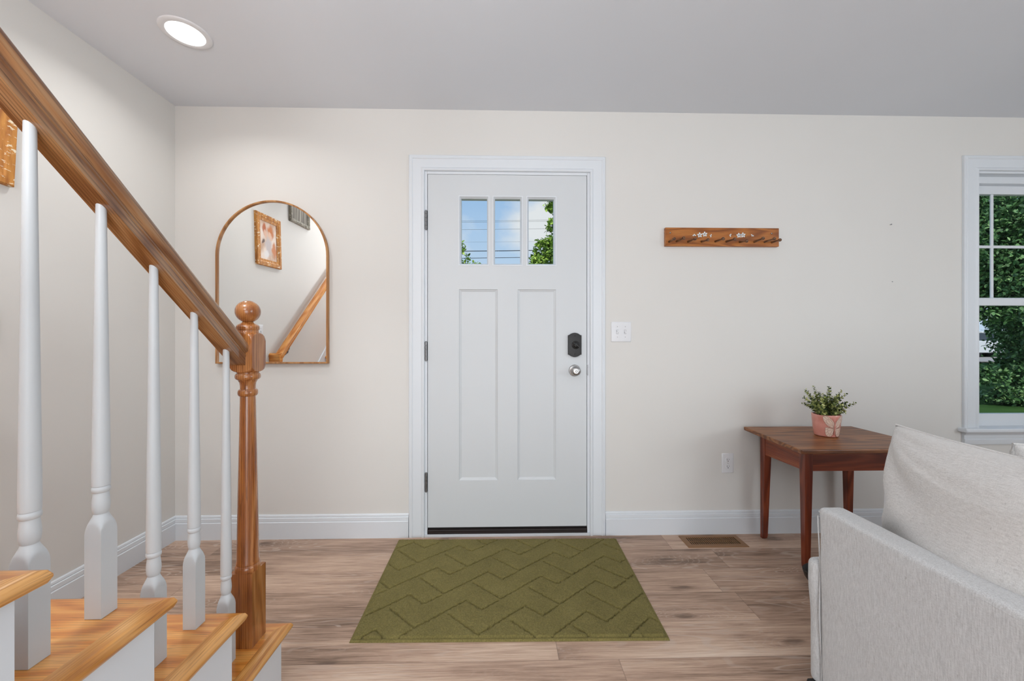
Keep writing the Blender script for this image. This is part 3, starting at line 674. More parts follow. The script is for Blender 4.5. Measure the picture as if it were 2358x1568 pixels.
for px, py in ((300, 389), (1921, 399)):
    x, z = rxz(px, py); b = MB(); b.lathe([(-.001, .0048), (.0006, .0048)], Matrix.Translation((x, RY, z)) @ Matrix.Rotation(PI/2, 4, 'X'), 16); ho = b.build('screw_hole', M['slot'], rk, smooth=False)
    b = MB(); b.lathe([(.0, .0026), (.0012, .0022), (.0014, .0003)], Matrix.Translation((x-.0004, RY, z+.0004)) @ Matrix.Rotation(PI/2, 4, 'X'), 12); b.build('screw', M['flower'], ho)

# ================================================================== RUG
def rug():
    x0, x1, y0, y1 = -.577, .632, 1.454, 2.196
    s = .0028; nx, ny = int((x1-x0)/s), int((y1-y0)/s)
    xs = np.linspace(x0, x1, nx+1); ys = np.linspace(y0, y1, ny+1); Xg, Yg = np.meshgrid(xs, ys)
    mot = np.array([(-.1235, .111), (0, 0), (.189, .1605), (.258, .101), (.326, .157)])
    a = np.array((.25, -.0368)); bb = np.array((.0865, .2055)); org = np.array((-.173, 1.9225))
    D = np.full(Xg.shape, 1.0)
    rs = np.random.RandomState(3)
    wob = .0016
    Xw = Xg+wob*np.sin(Yg*310+Xg*57)+wob*.6*np.sin(Yg*770+1.3); Yw = Yg+wob*np.sin(Xg*290-Yg*41)+wob*.6*np.sin(Xg*830)
    for i in range(-6, 7):
        for j in range(-4, 5):
            P = mot+org+i*a+j*bb
            if P[:, 0].max() < x0-.1 or P[:, 0].min() > x1+.1 or P[:, 1].max() < y0-.1 or P[:, 1].min() > y1+.1: continue
            for p, q in zip(P[:-1], P[1:]):
                d = q-p; L2 = d@d; tt = np.clip(((Xw-p[0])*d[0]+(Yw-p[1])*d[1])/L2, 0, 1)
                D = np.minimum(D, np.hypot(Xw-p[0]-tt*d[0], Yw-p[1]-tt*d[1]))
    g = np.exp(-(D/.0027)**4)
    sh = np.exp(-(D/.011)**2)
    ed = np.minimum.reduce([Xg-x0, x1-Xg, Yg-y0, y1-Yg])
    z = .0145-.0125*g-.0015*sh
    z += rs.uniform(-.0016, .0016, z.shape)+.0006*np.sin(Xg*23+Yg*31)*np.sin(Yg*19-Xg*11)
    band = ed < .011
    z = np.where((ed > .009) & (ed < .0135), .006, z)
    z = np.where(ed < .009, .0065+.0015*np.sin(np.clip(ed/.009, 0, 1)*PI)+rs.uniform(-.0004, .0004, z.shape), z)
    z = np.where(ed < .0005, .0005, z)
    V = np.stack([Xg, Yg, z], -1).reshape(-1, 3)
    # the rug lies very slightly skewed
    V[:, 1] += -.016*(V[:, 0]-x0)/(x1-x0)+.008
    far = (V[:, 1]-y0)/(y1-y0); V[:, 0] = .0275+(V[:, 0]-.0275)*(.988+.024*far)
    idx = np.arange((nx+1)*(ny+1)).reshape(ny+1, nx+1)
    Fc = np.stack([idx[:-1, :-1], idx[:-1, 1:], idx[1:, 1:], idx[1:, :-1]], -1).reshape(-1, 4)
    t = NT('olive_pile'); n = t.noise(t.obj, 900, 2, .7); n2 = t.noise(t.obj, 9, 3, .6); n3 = t.noise(t.mapping(t.obj, (240, 300, 100)), 1.0, 3, .7)
    f = t.math('ADD', t.math('MULTIPLY', n, .35), t.math('ADD', t.math('MULTIPLY', n2, .14), t.math('MULTIPLY', n3, .51)))
    col = t.ramp(f, [(.3, lin('5A5230')), (.5, lin('827848')), (.7, lin('A2965E'))])
    m = t.pbsdf(col, 1.0, normal=t.bump(n, .8, .002), spec=.03, **{'Sheen Weight': .08})
    o = np_mesh('doormat', V, Fc, m)
    tag(o, 'olive green tufted rug with carved zigzag lines before the front door', 'rug')
rug()

# ================================================================== TABLE
tb = empty('side_table', (1.72, 2.0, 0)); tag(tb, 'old reddish-brown wooden table with tapered legs standing against the wall', 'table')
TZ = .626
top = [(1.352, 1.738), (2.025, 1.752), (2.020, 2.222), (1.388, 2.222)]
b = MB(); R = b.rings([[(x, y, TZ-.020) for x, y in top], [(x, y, TZ) for x, y in top]])
b.build('tabletop', M['table_top'], tb, loc=(1.7, 2.0, TZ-.01), bevel=.0045, seg=3, smooth=False)
lx0, lx1, ly0, ly1 = 1.482, 1.985, 1.882, 2.200
def leg(cx, cy, sx, sy):
    """sx,sy: direction from the outer corner inwards"""
    b = MB(); w0, w1, wt = .040, .039, .027
    rr = []
    for z, w in ((0, .019), (.006, wt-.002), (.02, wt), (.478, w1), (TZ-.021, w0)): rr.append([(cx+sx*(w*a)+(0), cy+sy*(w*c), z) for a, c in ((0, 0), (1, 0), (1, 1), (0, 1))])
    b.rings(rr); return b.build('leg', M['table_leg'], tb, loc=(cx, cy, .3), bevel=.002, smooth=False)
leg(lx0, ly0, 1, 1); leg(lx1, ly0, -1, 1); leg(lx0-.012, ly1, 1, -1); leg(lx1, ly1, -1, -1)
def apron(x0, x1, y0, y1, mat):
    b = MB(); b.box(x0, x1, y0, y1, .480, TZ-.0205); return b.build('apron', mat, tb, loc=((x0+x1)/2, (y0+y1)/2, .54), smooth=False, bevel=.0015)
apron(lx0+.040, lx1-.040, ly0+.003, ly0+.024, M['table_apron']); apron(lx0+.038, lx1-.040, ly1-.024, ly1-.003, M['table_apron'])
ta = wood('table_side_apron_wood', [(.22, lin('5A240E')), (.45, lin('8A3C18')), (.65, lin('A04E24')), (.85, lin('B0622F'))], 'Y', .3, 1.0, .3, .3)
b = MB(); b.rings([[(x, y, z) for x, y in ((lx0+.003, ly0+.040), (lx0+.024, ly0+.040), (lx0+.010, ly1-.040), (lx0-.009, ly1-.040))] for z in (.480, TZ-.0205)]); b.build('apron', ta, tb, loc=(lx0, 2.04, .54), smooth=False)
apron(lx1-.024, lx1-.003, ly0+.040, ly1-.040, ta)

# ================================================================== POTTED PLANT
pcx, pcy = 1.6905, 2.005
pt = empty('potted_plant', (pcx, pcy, TZ)); tag(pt, 'small leafy green plant in a pink butterfly pot on the wooden table', 'potted plant')
PH = .113
def pot_r(f, a):
    r = .0520+.0118*f+.0015*math.sin(f*PI)
    return r*(1+.02*math.cos(4*a+.6))
t = NT('pink_glaze'); n = t.noise(t.obj, 16, 3)
M['pink'] = t.pbsdf(t.ramp(n, [(.3, lin('DE9486')), (.7, lin('EFAFA1'))]), .22, **{'Coat Weight': .4})
t = NT('cream_glaze'); n = t.noise(t.obj, 30, 3)
M['cream'] = t.pbsdf(t.ramp(n, [(.3, lin('E8C9B4')), (.7, lin('F6E2D2'))]), .3, **{'Coat Weight': .3})
M['vein'] = plain('vein_glaze', 'A86A5A', .4)
b = MB(); NA = 64; rr = []
for f, dr in [(0, -.006), (.02, -.001), (.06, 0)]+[(i/12, 0) for i in range(1, 12)]+[(.985, .0005), (1.0, -.0015), (1.0, -.0045), (.97, -.006), (.80, -.006)]:
    rr.append([(pcx+(pot_r(f, a)+dr)*math.cos(a), pcy+(pot_r(f, a)+dr)*math.sin(a), TZ+.0005+PH*f+.0015*math.sin(3*a)*(f > .9)) for a in [2*PI*j/NA for j in range(NA)]])
b.rings(rr); b.build('pot', M['pink'], pt, angle=60)
b = MB(); b.lathe([(TZ+PH*.80, .056), (TZ+PH*.84, .056), (TZ+PH*.86, .03), (TZ+PH*.87, .0005)], Matrix.Translation((pcx, pcy, 0)), 24); b.build('soil', plain('soil', '2A2018', .95), pt)
def on_pot(s, f, out):      # s: arc metres from the butterfly axis, f: height fraction
    a = BA + s/.062
    r = pot_r(f, a)+out
    return (pcx+r*math.cos(a), pcy+r*math.sin(a), TZ+PH*f)
BA = math.atan2(-pcy, -pcx)+math.radians(33)
def wing_poly(P, out=.0022):
    """outline on the pot surface -> raised relief, triangulated on a fine grid"""
    from mathutils.geometry import delaunay_2d_cdt
    n = len(P); V2 = [Vector(p) for p in P]
    xs = [p[0] for p in P]; ys = [p[1] for p in P]
    g = []; x = min(xs)
    def inside(p):
        c = False
        for i in range(n):
            a, q = P[i], P[i-1]
            if (a[1] > p[1]) != (q[1] > p[1]) and p[0] < (q[0]-a[0])*(p[1]-a[1])/(q[1]-a[1])+a[0]: c = not c
        return c
    while x < max(xs):
        y = min(ys)
        while y < max(ys):
            if inside((x, y)): g.append(Vector((x, y)))
            y += .0035
        x += .0035
    res = delaunay_2d_cdt(V2+g, [(i, (i+1) % n) for i in range(n)], [], 1, 1e-7)
    return res[0], res[2], [i for i in range(n)]
def smooth_poly(P, k=4):
    n = len(P); out = []
    for i in range(n):
        p0, p1, p2, p3 = [Vector(P[(i+j-1) % n]) for j in range(4)]
        for q in range(k):
            t_ = q/k
            out.append(tuple(.5*((2*p1)+(p2-p0)*t_+(2*p0-5*p1+4*p2-p3)*t_*t_+(3*p1-p0-3*p2+p3)*t_**3)))
    return out
upW = [(.0035, .50), (.0030, .66), (.010, .78), (.022, .92), (.034, .985), (.046, .97), (.049, .86), (.044, .72), (.036, .60), (.024, .50), (.012, .46)]
loW = [(.0035, .46), (.014, .44), (.026, .47), (.038, .46), (.040, .36), (.040, .20), (.034, .08), (.024, .045), (.014, .07), (.008, .14), (.0045, .28)]
bf = MB(); vn = MB()
for sgn in (1, -1):
    for Pq in (upW, loW):
        Pp = smooth_poly([(x*(sgn), y) for x, y in Pq], 3)
        vs2, fs, _ = wing_poly([(x, y*PH) for x, y in Pp])
        top_ = [bf.bm.verts.new(on_pot(v.x, v.y/PH, .0021)) for v in vs2]
        for f in fs: bf.bm.faces.new([top_[i] for i in f])
        n = len(Pp)
        loop = [bf.bm.verts.new(on_pot(p[0], p[1], -.001)) for p in Pp]; tl = [bf.bm.verts.new(on_pot(p[0], p[1], .0021)) for p in Pp]
        for i in range(n): bf.bm.faces.new((loop[i], loop[(i+1) % n], tl[(i+1) % n], tl[i]))
        vn.tube([on_pot(p[0], p[1], .0022) for p in Pp], .00045, 5, closed=True)
        cx, cy = (.0045*sgn, .50 if Pq is upW else .42)
        inn = [(cx+(p[0]-cx)*.68, cy+(p[1]-cy)*.68) for p in Pp]
        vn.tube([on_pot(p[0], p[1], .0023) for p in inn], .0004, 5, closed=True)
        for i in range(0, n, 3):
            if abs(Pp[i][0]) > .010: vn.tube([on_pot(inn[i][0], inn[i][1], .0023), on_pot((inn[i][0]+Pp[i][0])/2, (inn[i][1]+Pp[i][1])/2, .0023), on_pot(Pp[i][0], Pp[i][1], .0023)], .0004, 5)
        for i in (int(n*.3), int(n*.45), int(n*.62)):
            vn.tube([on_pot(cx+(inn[i][0]-cx)*q, cy+(inn[i][1]-cy)*q, .0023) for q in (0, .33, .66, 1)], .0004, 5)
bmesh.ops.remove_doubles(bf.bm, verts=bf.bm.verts, dist=1e-5)
bfo = bf.build('butterfly_relief', M['cream'], pt, smooth=False)
vn.build('wing_veins', M['vein'], bfo)
b = MB(); b.tube([on_pot(0, f, .0028) for f in (.12, .2, .3, .4, .5, .6, .68)], [.001, .002, .0028, .003, .0034, .0030, .0015], 8)
for sgn in (1, -1): b.tube([on_pot(0, .66, .002), on_pot(.004*sgn, .78, .0012), on_pot(.012*sgn, .92, .001)], .0008, 6)
b.build('butterfly_body', M['pink'], bfo)
def leafmat(name, a, c, tr=.25):
    t = NT(name); oi = t.n('ShaderNodeNewGeometry')
    n = t.ramp(oi.outputs['Random Per Island'], [(.0, lin(a[0])), (.45, lin(a[1])), (.8, lin(a[2])), (1.0, lin(c))])
    return t.pbsdf(n, .5, spec=.3)
def leaves_mesh(P, Dn, Nn, Ls, Wd):
    """P base, Dn direction, Nn normal, Ls length, Wd width: eight-sided rounded leaf folded on its midrib"""
    k = len(P); Sd = np.cross(Dn, Nn); Sd /= np.linalg.norm(Sd, axis=1)[:, None]+1e-9; Nn = np.cross(Sd, Dn)
    prof = [(0, 0, 0), (.22, .42, .06), (.5, .5, .10), (.8, .33, .04), (1, 0, -.05), (.8, -.33, .04), (.5, -.5, .10), (.22, -.42, .06)]
    V = np.stack([P+Dn*(a*Ls)[:, None]+Sd*(c*Wd)[:, None]+Nn*(h*Wd)[:, None] for a, c, h in prof], 1)
    base = np.arange(k)[:, None]*8
    Fc = np.concatenate([base+np.array([[0, 1, 2, 3]]), base+np.array([[0, 3, 4, 5]]), base+np.array([[0, 5, 6, 7]])], 0)
    return V.reshape(-1, 3), Fc
rs = np.random.RandomState(11)
stems = MB(); LP, LD, LN, LL, LW = [], [], [], [], []
specs = []
# measured tips of the sprigs that stick out of the ball of leaves: (dx, dy, dz) from the pot mouth
for tip in ((-.125, -.01, .095), (-.108, .0, .135), (-.05, .02, .148), (.012, .0, .148), (.035, .02, .142), (.072, -.01, .128), (.105, .0, .112), (.135, -.02, .068), (-.085, .03, .12), (-.10, -.03, .06), (.09, .03, .10)): specs.append(tip)
for i in range(44):
    a = rs.uniform(0, 2*PI); e = rs.uniform(.25, 1.5); L_ = rs.uniform(.085, .125)
    specs.append((L_*math.cos(e)*math.cos(a), L_*math.cos(e)*math.sin(a)*.9, L_*math.sin(e)))
for tip in specs:
    tip = Vector(tip); root = Vector((pcx+tip.x*.22+rs.uniform(-.02, .02), pcy+tip.y*.22+rs.uniform(-.02, .02), TZ+PH*.86)); end = Vector((pcx, pcy, TZ+PH*.92))+tip
    mid = (root+end)/2+Vector((0, 0, .018)); L_ = (end-root).length; pts = []
    for i in range(9):
        q = i/8; pts.append((1-q)**2*root+2*q*(1-q)*mid+q*q*end)
    stems.tube(pts, [.0012-.0007*i/8 for i in range(9)], 5)
    nn = int(L_/.0095)
    for i in range(2, nn+1):
        q = i/nn; p = (1-q)**2*root+2*q*(1-q)*mid+q*q*end; d = (2*(1-q)*(mid-root)+2*q*(end-mid)).normalized()
        u = d.cross(Vector((0, 0, 1))) if abs(d.z) < .97 else Vector((1, 0, 0)); u.normalize(); w = d.cross(u)
        ang = (i % 2)*PI/2+rs.uniform(-.4, .4)
        for s_ in (1, -1):
            sd = (u*math.cos(ang)+w*math.sin(ang))*s_
            dirv = (sd*.9+d*.55).normalized(); nr = (d*.9-sd*.5)
            sz = (.0235-.013*q)*rs.uniform(.8, 1.15)
            LP.append(p); LD.append(dirv); LN.append(nr); LL.append(sz); LW.append(sz*.82)
V, Fc = leaves_mesh(np.array(LP), np.array(LD), np.array(LN), np.array(LL), np.array(LW))
stems.build('stems', plain('stem_green', '4A4A28', .6), pt)
fo = np_mesh('foliage', V, Fc, leafmat('boxwood_leaf', ('33432C', '6A7A42', 'B0B868'), 'E0E0A4'), pt); fo['kind'] = 'stuff'

# ================================================================== SOFA
sf = empty('sofa', (1.9, .75, 0)); tag(sf, 'light grey linen sofa with a thin flat arm at the lower right', 'sofa')
def wavy_box(x0, x1, y0, y1, z0, z1, r, n=(6, 24, 14), amp=.002, seed=1, taper=0, frameless=True):
    """box with rounded edges and soft uneven faces"""
    bm = bmesh.new(); bmesh.ops.create_cube(bm, size=1)
    for v in bm.verts: v.co = Vector((x0 if v.co.x < 0 else x1, y0 if v.co.y < 0 else y1, z0 if v.co.z < 0 else z1))
    bmesh.ops.bevel(bm, geom=bm.edges[:], offset=r, segments=4, affect='EDGES', profile=.5)
    for ax, (a, c, k) in enumerate(((x0, x1, n[0]), (y0, y1, n[1]), (z0, z1, n[2]))):
        for i in range(1, k):
            co = [0, 0, 0]; no = [0, 0, 0]; co[ax] = a+(c-a)*i/k; no[ax] = 1
            bmesh.ops.bisect_plane(bm, geom=bm.verts[:]+bm.edges[:]+bm.faces[:], plane_co=co, plane_no=no)
    for v in bm.verts:
        p = v.co
        w = math.sin(p.y*17+seed)*math.sin(p.z*21+seed*2)+.5*math.sin(p.y*41+p.x*33+seed)*math.cos(p.z*37)
        v.co.x += amp*w + taper*(1-(p.z-z0)/(z1-z0)); v.co.y += amp*.6*math.sin(p.z*26+p.x*29+seed)
    o = MB(); o.bm.free(); o.bm = bm; return o
ax0, ax1, ay1, az = .988, 1.066, 1.205, .601
arm = wavy_box(ax0, ax1, .22, ay1, .022, az, .014, amp=.0012, taper=.010).build('arm', M['sofa'], sf, angle=80)
b = MB(); pts = [(ax0+.0025+.0008*math.sin(y*40), y, az-.0155) for y in np.linspace(.24, ay1-.006, 40)]
pts += [(ax0+.004+i*.008, ay1-.0006, az-.0155) for i in range(9)]
b.tube(pts, .0016, 6); b.build('arm_seam', M['sofa'], arm)
b = MB(); b.tube([(ax0+.0035+.010*(1-z/az)+.002*math.sin(z*19), ay1+.001, z) for z in np.linspace(.05, az-.03, 30)], .0018, 6); b.build('arm_seam', M['sofa'], arm)
arm2 = wavy_box(2.86, 2.94, .22, ay1, .07, az, .014, amp=.001).build('arm', M['sofa'], sf, angle=80)
wavy_box(ax1+.002, 2.858, .22, ay1-.01, .07, .27, .012, amp=.001).build('base', M['sofa'], sf, angle=80)
# seat front skirt that wraps past the arm
wavy_box(ax0+.001, 2.94, ay1+.006, ay1+.052, .020, .422, .02, n=(24, 3, 12), amp=.003, seed=3, taper=.012).build('seat_front', M['sofa'], sf, angle=80)
for i, (xa, xb) in enumerate(((1.072, 1.960), (1.965, 2.852))): wavy_box(xa, xb, .42, ay1-.005, .272, .435, .04, n=(20, 16, 5), amp=.003, seed=5+i).build('seat_cushion', M['sofa'], sf, angle=80)
wavy_box(1.072, 2.852, .22, .40, .272, .80, .04, n=(24, 5, 10), amp=.003, seed=9).build('back', M['sofa'], sf, angle=80)
for x, y in ((1.01, 1.215), (2.90, 1.215), (1.02, .26), (2.90, .26)):
    b = MB(); s_ = -1 if x < 2 else 1
    b.rings([[(x+s_*.022+a*.02, y+c*.02, .0) for a, c in ((-1, -1), (1, -1), (1, 1), (-1, 1))], [(x+a*.028, y+c*.025, .032) for a, c in ((-1, -1), (1, -1), (1, 1), (-1, 1))]])
    b.build('foot', M['black'], sf, smooth=False, bevel=.003)

def cushion(name, label, loc, rot, w, h, th_, seed, ears=.07):
    """pillow: local x thickness, y width, z height"""
    n = 72; rs_ = np.random.RandomState(seed)
    u = np.linspace(-1, 1, n+1); U, Vv = np.meshgrid(u, u)
    def side(s):
        # edges pull in between the corners so the corners read as ears
        ex = 1-ears*(1-Vv**2)*np.abs(U)**3; ez = 1-ears*(1-U**2)*np.abs(Vv)**3
        Yq = U*ex*w/2; Zq = Vv*ez*h/2
        prof = np.clip((1-U**2), 0, 1)**.42*np.clip((1-Vv**2), 0, 1)**.42
        T = th_/2*prof
        # creases fanning out of the corners
        cr_ = np.zeros_like(T)
        for cy, cz in ((1, 1), (-1, 1), (1, -1), (-1, -1)):
            dy, dz = cy-U, cz-Vv; r = np.hypot(dy, dz)+1e-6; an = np.arctan2(dz*cz, dy*cy)
            cr_ += ((1-2*np.abs(np.sin(an*4.6+seed+r*1.6))**.8)*.7+np.sin(an*15+seed*2+r*5)*.35)*np.exp(-((r-.5)/.55)**2)
        lf = np.sin(U*4.3+Vv*2.9+seed)*.5+np.sin(U*2.1-Vv*5.7+seed*3)*.5
        T = T+prof*(.017*cr_+.009*lf)*(1 if s > 0 else 1)
        return np.stack([s*T, Yq, Zq], -1)
    A, B = side(1), side(-1)
    V = np.concatenate([A.reshape(-1, 3), B.reshape(-1, 3)]); idx = np.arange((n+1)**2).reshape(n+1, n+1)
    f1 = np.stack([idx[:-1, :-1], idx[:-1, 1:], idx[1:, 1:], idx[1:, :-1]], -1).reshape(-1, 4); f2 = f1[:, ::-1]+(n+1)**2
    e = empty(name, loc, rot)
    o = np_mesh('cover', V, np.concatenate([f1, f2]), M['cushion'])
    bm = bmesh.new(); bm.from_mesh(o.data); bmesh.ops.remove_doubles(bm, verts=bm.verts, dist=1e-5); bmesh.ops.recalc_face_normals(bm, faces=bm.faces); bm.to_mesh(o.data); bm.free()
    o.data.polygons.foreach_set('use_smooth', [True]*len(o.data.polygons))
    o.parent = e
    P = []
    for a_, c_ in [(x, 1) for x in np.linspace(1, -1, 20)]+[(-1, x) for x in np.linspace(.9, -1, 20)]+[(x, -1) for x in np.linspace(-.9, 1, 20)]+[(1, x) for x in np.linspace(-.9, .9, 19)]:
        ex = 1-ears*(1-c_**2)*abs(a_)**3; ez = 1-ears*(1-a_**2)*abs(c_)**3; P.append((0, a_*ex*w/2, c_*ez*h/2))
    b = MB(); b.tube(P, .0032, 6, closed=True); s_ = b.build('edge_seam', M['cushion']); s_.parent = e
    tag(e, label, 'cushion', 'cushions on the sofa')
    return e
cushion('cushion', 'large pale linen cushion leaning against the inside of the sofa arm', (1.205, .868, .648), (math.radians(-1), math.radians(4), math.radians(-3)), .66, .43, .30, 2, .085)
cushion('cushion', 'second linen cushion at the right photo edge, half hidden behind the larger one', (1.70, 1.07, .632), (math.radians(0), math.radians(-8), math.radians(84)), .52, .40, .15, 6, .06)

# black object peeking out behind the sofa
b = MB(); b.lathe([(.0005, .055), (.006, .075), (.03, .105), (.055, .122), (.078, .130), (.086, .1315), (.088, .127), (.084, .120), (.05, .105), (.02, .07), (.012, .0005)], Matrix.Translation((1.478, 1.735, 0)) @ Matrix.Diagonal((.86, .55, .92, 1)), 40)
tag(b.build('bowl', M['black']), 'black rounded bowl-like object on the floor, peeking out from behind the sofa', 'bowl')

# ================================================================== CEILING LIGHTS
def can(x, y, label, pw=1.0):
    e = empty('ceiling_light', (x, y, ZC)); tag(e, label, 'ceiling light', 'recessed ceiling lights')
    m = Matrix.Translation((x, y, ZC))
    b = MB()
    n = 48; rr = []
    for z, r in ((-.0002, .094), (-.003, .0935), (-.006, .090), (-.007, .074), (-.005, .069), (-.0002, .069)): rr.append([(x+r*math.cos(2*PI*j/n), y+r*math.sin(2*PI*j/n), ZC+z) for j in range(n)])
    b.rings(rr, closed=True); b.build('trim_ring', M['plate'], e, angle=60)
    b = MB(); b.lathe([(-.0052, .0685), (-.0003, .0685)], m, 48); b.build('diffuser', M['lamp'], e, smooth=False)
    l = light('can_lamp', 'AREA', (x, y, ZC-.008), CAN_W*pw, (1.0, .985, .965), shape='DISK', size=.13, spread=math.radians(150)); l.parent = e; l.matrix_parent_inverse = Matrix.Translation((-x, -y, -ZC))
can(*CANS[0], 'round recessed ceiling light above the stairs, glowing white', 1.1)
can(*CANS[1], 'assumed recessed ceiling light above the middle of the room, outside the photo on the right')
can(*CANS[2], 'assumed recessed ceiling light behind the viewpoint, outside the photo')
can(*CANS[3], 'assumed recessed ceiling light at the right rear of the room, outside the photo')

# ================================================================== OUTDOORS
def lawn():
    xs = np.concatenate([np.linspace(-40, 0, 11), np.linspace(2, 60, 40)]); ys = np.concatenate([np.linspace(2.46, 20, 24), np.linspace(22, 90, 20)])
    Xg, Yg = np.meshgrid(xs, ys); d = np.maximum(Yg, 0)
    z = -.45+np.interp(d, [0, 11, 21, 40, 90], [0, .0, .62, .9, 1.2])+.03*np.sin(Xg*.9)*np.sin(Yg*.7)
    idx = np.arange(Xg.size).reshape(Xg.shape)
    Fc = np.stack([idx[:-1, :-1], idx[:-1, 1:], idx[1:, 1:], idx[1:, :-1]], -1).reshape(-1, 4)
    t = NT('lawn_grass'); n = t.noise(t.obj, 60, 4, .7); n2 = t.noise(t.obj, 1.2, 3)
    col = t.ramp(t.math('ADD', t.math('MULTIPLY', n, .6), t.math('MULTIPLY', n2, .4)), [(.3, lin('24401C')), (.5, lin('3C5E2A')), (.7, lin('5C7E3C'))])
    o = np_mesh('lawn', np.stack([Xg, Yg, z], -1).reshape(-1, 3), Fc, t.pbsdf(col, .95, normal=t.bump(n, 1, .02), spec=.1)); struct(o)
lawn()
b = MB(); b.rings([[(-30, 19.6, .14), (60, 17.6, .12), (60, 20.6, .62-.45+.05), (-30, 22.5, .24)], [(-30, 19.6, .10), (60, 17.6, .08), (60, 20.6, .1), (-30, 22.5, .12)]])
o = b.build('street', plain('street_asphalt', '9A9492', .9), smooth=False); struct(o)

def leaf_cloud(blobs, size, seed, elong=1.6):
    rs_ = np.random.RandomState(seed); P = []
    for (cx, cy, cz), (rx, ry, rz), n in blobs:
        q = rs_.normal(size=(n, 3)); q /= np.linalg.norm(q, axis=1)[:, None]; q *= (rs_.uniform(.25, 1, n)**.5)[:, None]
        # clumps
        ck = rs_.normal(size=(max(6, n//28), 3)); ck /= np.linalg.norm(ck, axis=1)[:, None]; ck *= (rs_.uniform(.35, .97, len(ck))**.6)[:, None]
        pick = rs_.randint(0, len(ck), n); q = np.where(rs_.rand(n)[:, None] < .88, ck[pick]+rs_.normal(size=(n, 3))*.11, q)
        P.append(q*np.array([rx, ry, rz])+np.array([cx, cy, cz]))
    P = np.concatenate(P); k = len(P)
    D = rs_.normal(size=(k, 3)); D[:, 2] -= .35; D /= np.linalg.norm(D, axis=1)[:, None]
    N = rs_.normal(size=(k, 3))*.6+np.array([0, -.3, .9])
    Ls = size*rs_.uniform(.6, 1.2, k)
    return leaves_mesh(P, D, N, Ls*1.15, Ls/elong)
M['leaf_bright'] = leafmat('leaf_bright', ('4A6A24', '7E9E38', 'A6C24A'), 'C4DA6C')
M['leaf_dark'] = leafmat('leaf_dark', ('2E4C2A', '466C3C', '648C52'), '94B478')
M['leaf_hedge'] = leafmat('leaf_hedge', ('2A4824', '3C6230', '54803E'), '7C9C58')
M['bark'] = plain('bark', '4E4238', .9)
def tree(name, label, loc, h, branches, blobs, size, mat, seed, group=None, cat='tree'):
    e = empty(name, loc); tag(e, label, cat, group)
    b = MB(); x, y, z = loc
    b.tube([(x, y, z-.05), (x+.03, y, z+h*.35), (x-.02, y+.02, z+h*.7), (x, y, z+h)], [.11, .08, .06, .03], 8)
    for br in branches: b.tube(br, [.035, .02, .008][:len(br)], 6)
    b.build('trunk', M['bark'], e)
    V, Fc = leaf_cloud(blobs, size, seed); o = np_mesh('foliage', V, Fc, mat, e); o['kind'] = 'stuff'
GZ = -.45
tree('street_tree', 'bright green leafy tree at the right side of the door panes', (2.9, 9.0, GZ), 3.9,
     [[(2.9, 9, 2.3), (1.9, 9, 2.95), (.95, 9, 3.25)], [(2.9, 9, 2.9), (2.1, 9, 3.7), (1.3, 9, 4.3)], [(2.9, 9, 2.0), (1.7, 9, 2.45), (.7, 9, 2.8)]],
     [((3.0, 9.1, 3.3), (1.3, 1.2, 1.6), 5200), ((1.55, 9, 3.0), (.75, .6, .42), 1900), ((1.05, 9, 2.85), (.50, .45, .30), 1000), ((.62, 9, 2.72), (.3, .25, .22), 300), ((.95, 9, 3.2), (.3, .25, .25), 420), ((1.35, 9, 3.45), (.35, .3, .22), 420), ((1.24, 8.9, 3.75), (.26, .2, .16), 240), ((1.22, 9, 4.28), (.28, .2, .22), 330), ((1.2, 9, 3.4), (.35, .3, .25), 420), ((2.0, 9.2, 4.0), (.6, .5, .6), 1400)],
     .082, M['leaf_bright'], 5, 'trees seen through the door panes')
tree('young_tree', 'small yellow-green tree tip at the lower left of the door panes', (-1.35, 9.2, GZ), 3.0,
     [[(-1.35, 9.2, 2.2), (-1.1, 9.2, 2.7), (-1.0, 9.2, 3.0)], [(-1.35, 9.2, 2.0), (-.95, 9.2, 2.6), (-.65, 9.2, 2.95)]],
     [((-1.5, 9.2, 2.3), (.75, .6, .8), 1500), ((-.96, 9.2, 3.05), (.20, .18, .38), 300), ((-.72, 9.2, 2.80), (.26, .2, .22), 260), ((-.98, 9.2, 2.8), (.3, .25, .22), 160)], .07, M['leaf_bright'], 8, 'trees seen through the door panes')
tree('shade_tree', 'dark green broadleaf tree filling the view through the right window', (13.4, 9.6, GZ), 5.2,
     [[(13.4, 9.6, 2), (12.2, 9.2, 2.6), (11, 8.9, 2.6)], [(13.4, 9.6, 3), (12.2, 9.4, 4), (11.2, 9, 4.6)]],
     [((13.0, 9.6, 4.3), (2.4, 1.6, 2.1), 24000), ((11.9, 9.1, 3.1), (1.4, 1.0, 1.4), 13000), ((14.0, 9.8, 1.35), (1.2, .8, 1.25), 9000), ((11.6, 9.0, 1.95), (.75, .6, .45), 1500), ((11.8, 9.3, .28), (.5, .4, .26), 900), ((13.1, 9.6, .40), (.7, .5, .42), 1800)], .088, M['leaf_dark'], 21, 'greenery outside the right window')
for i, (x, y, rx, rz, cz, n, lab) in enumerate([(21.2, 14.4, 2.3, 3.0, 2.2, 14000, 'dense dark hedge tree behind the shade tree outside the window'), (15.9, 12.6, 1.5, 1.9, 4.6, 8000, 'tall dark treetop at the upper left of the window view')]):
    tree('hedge_tree', lab, (x+(2.6 if i else 0), y+(.6 if i else 0), GZ), 3.5, [], [((x, y, cz), (rx, 1.2, rz), n)]+([((x-.6, y, -.05), (1.7, .8, .5), 2500)] if i == 0 else []), .13, M['leaf_hedge'], 31+i, 'greenery outside the right window')
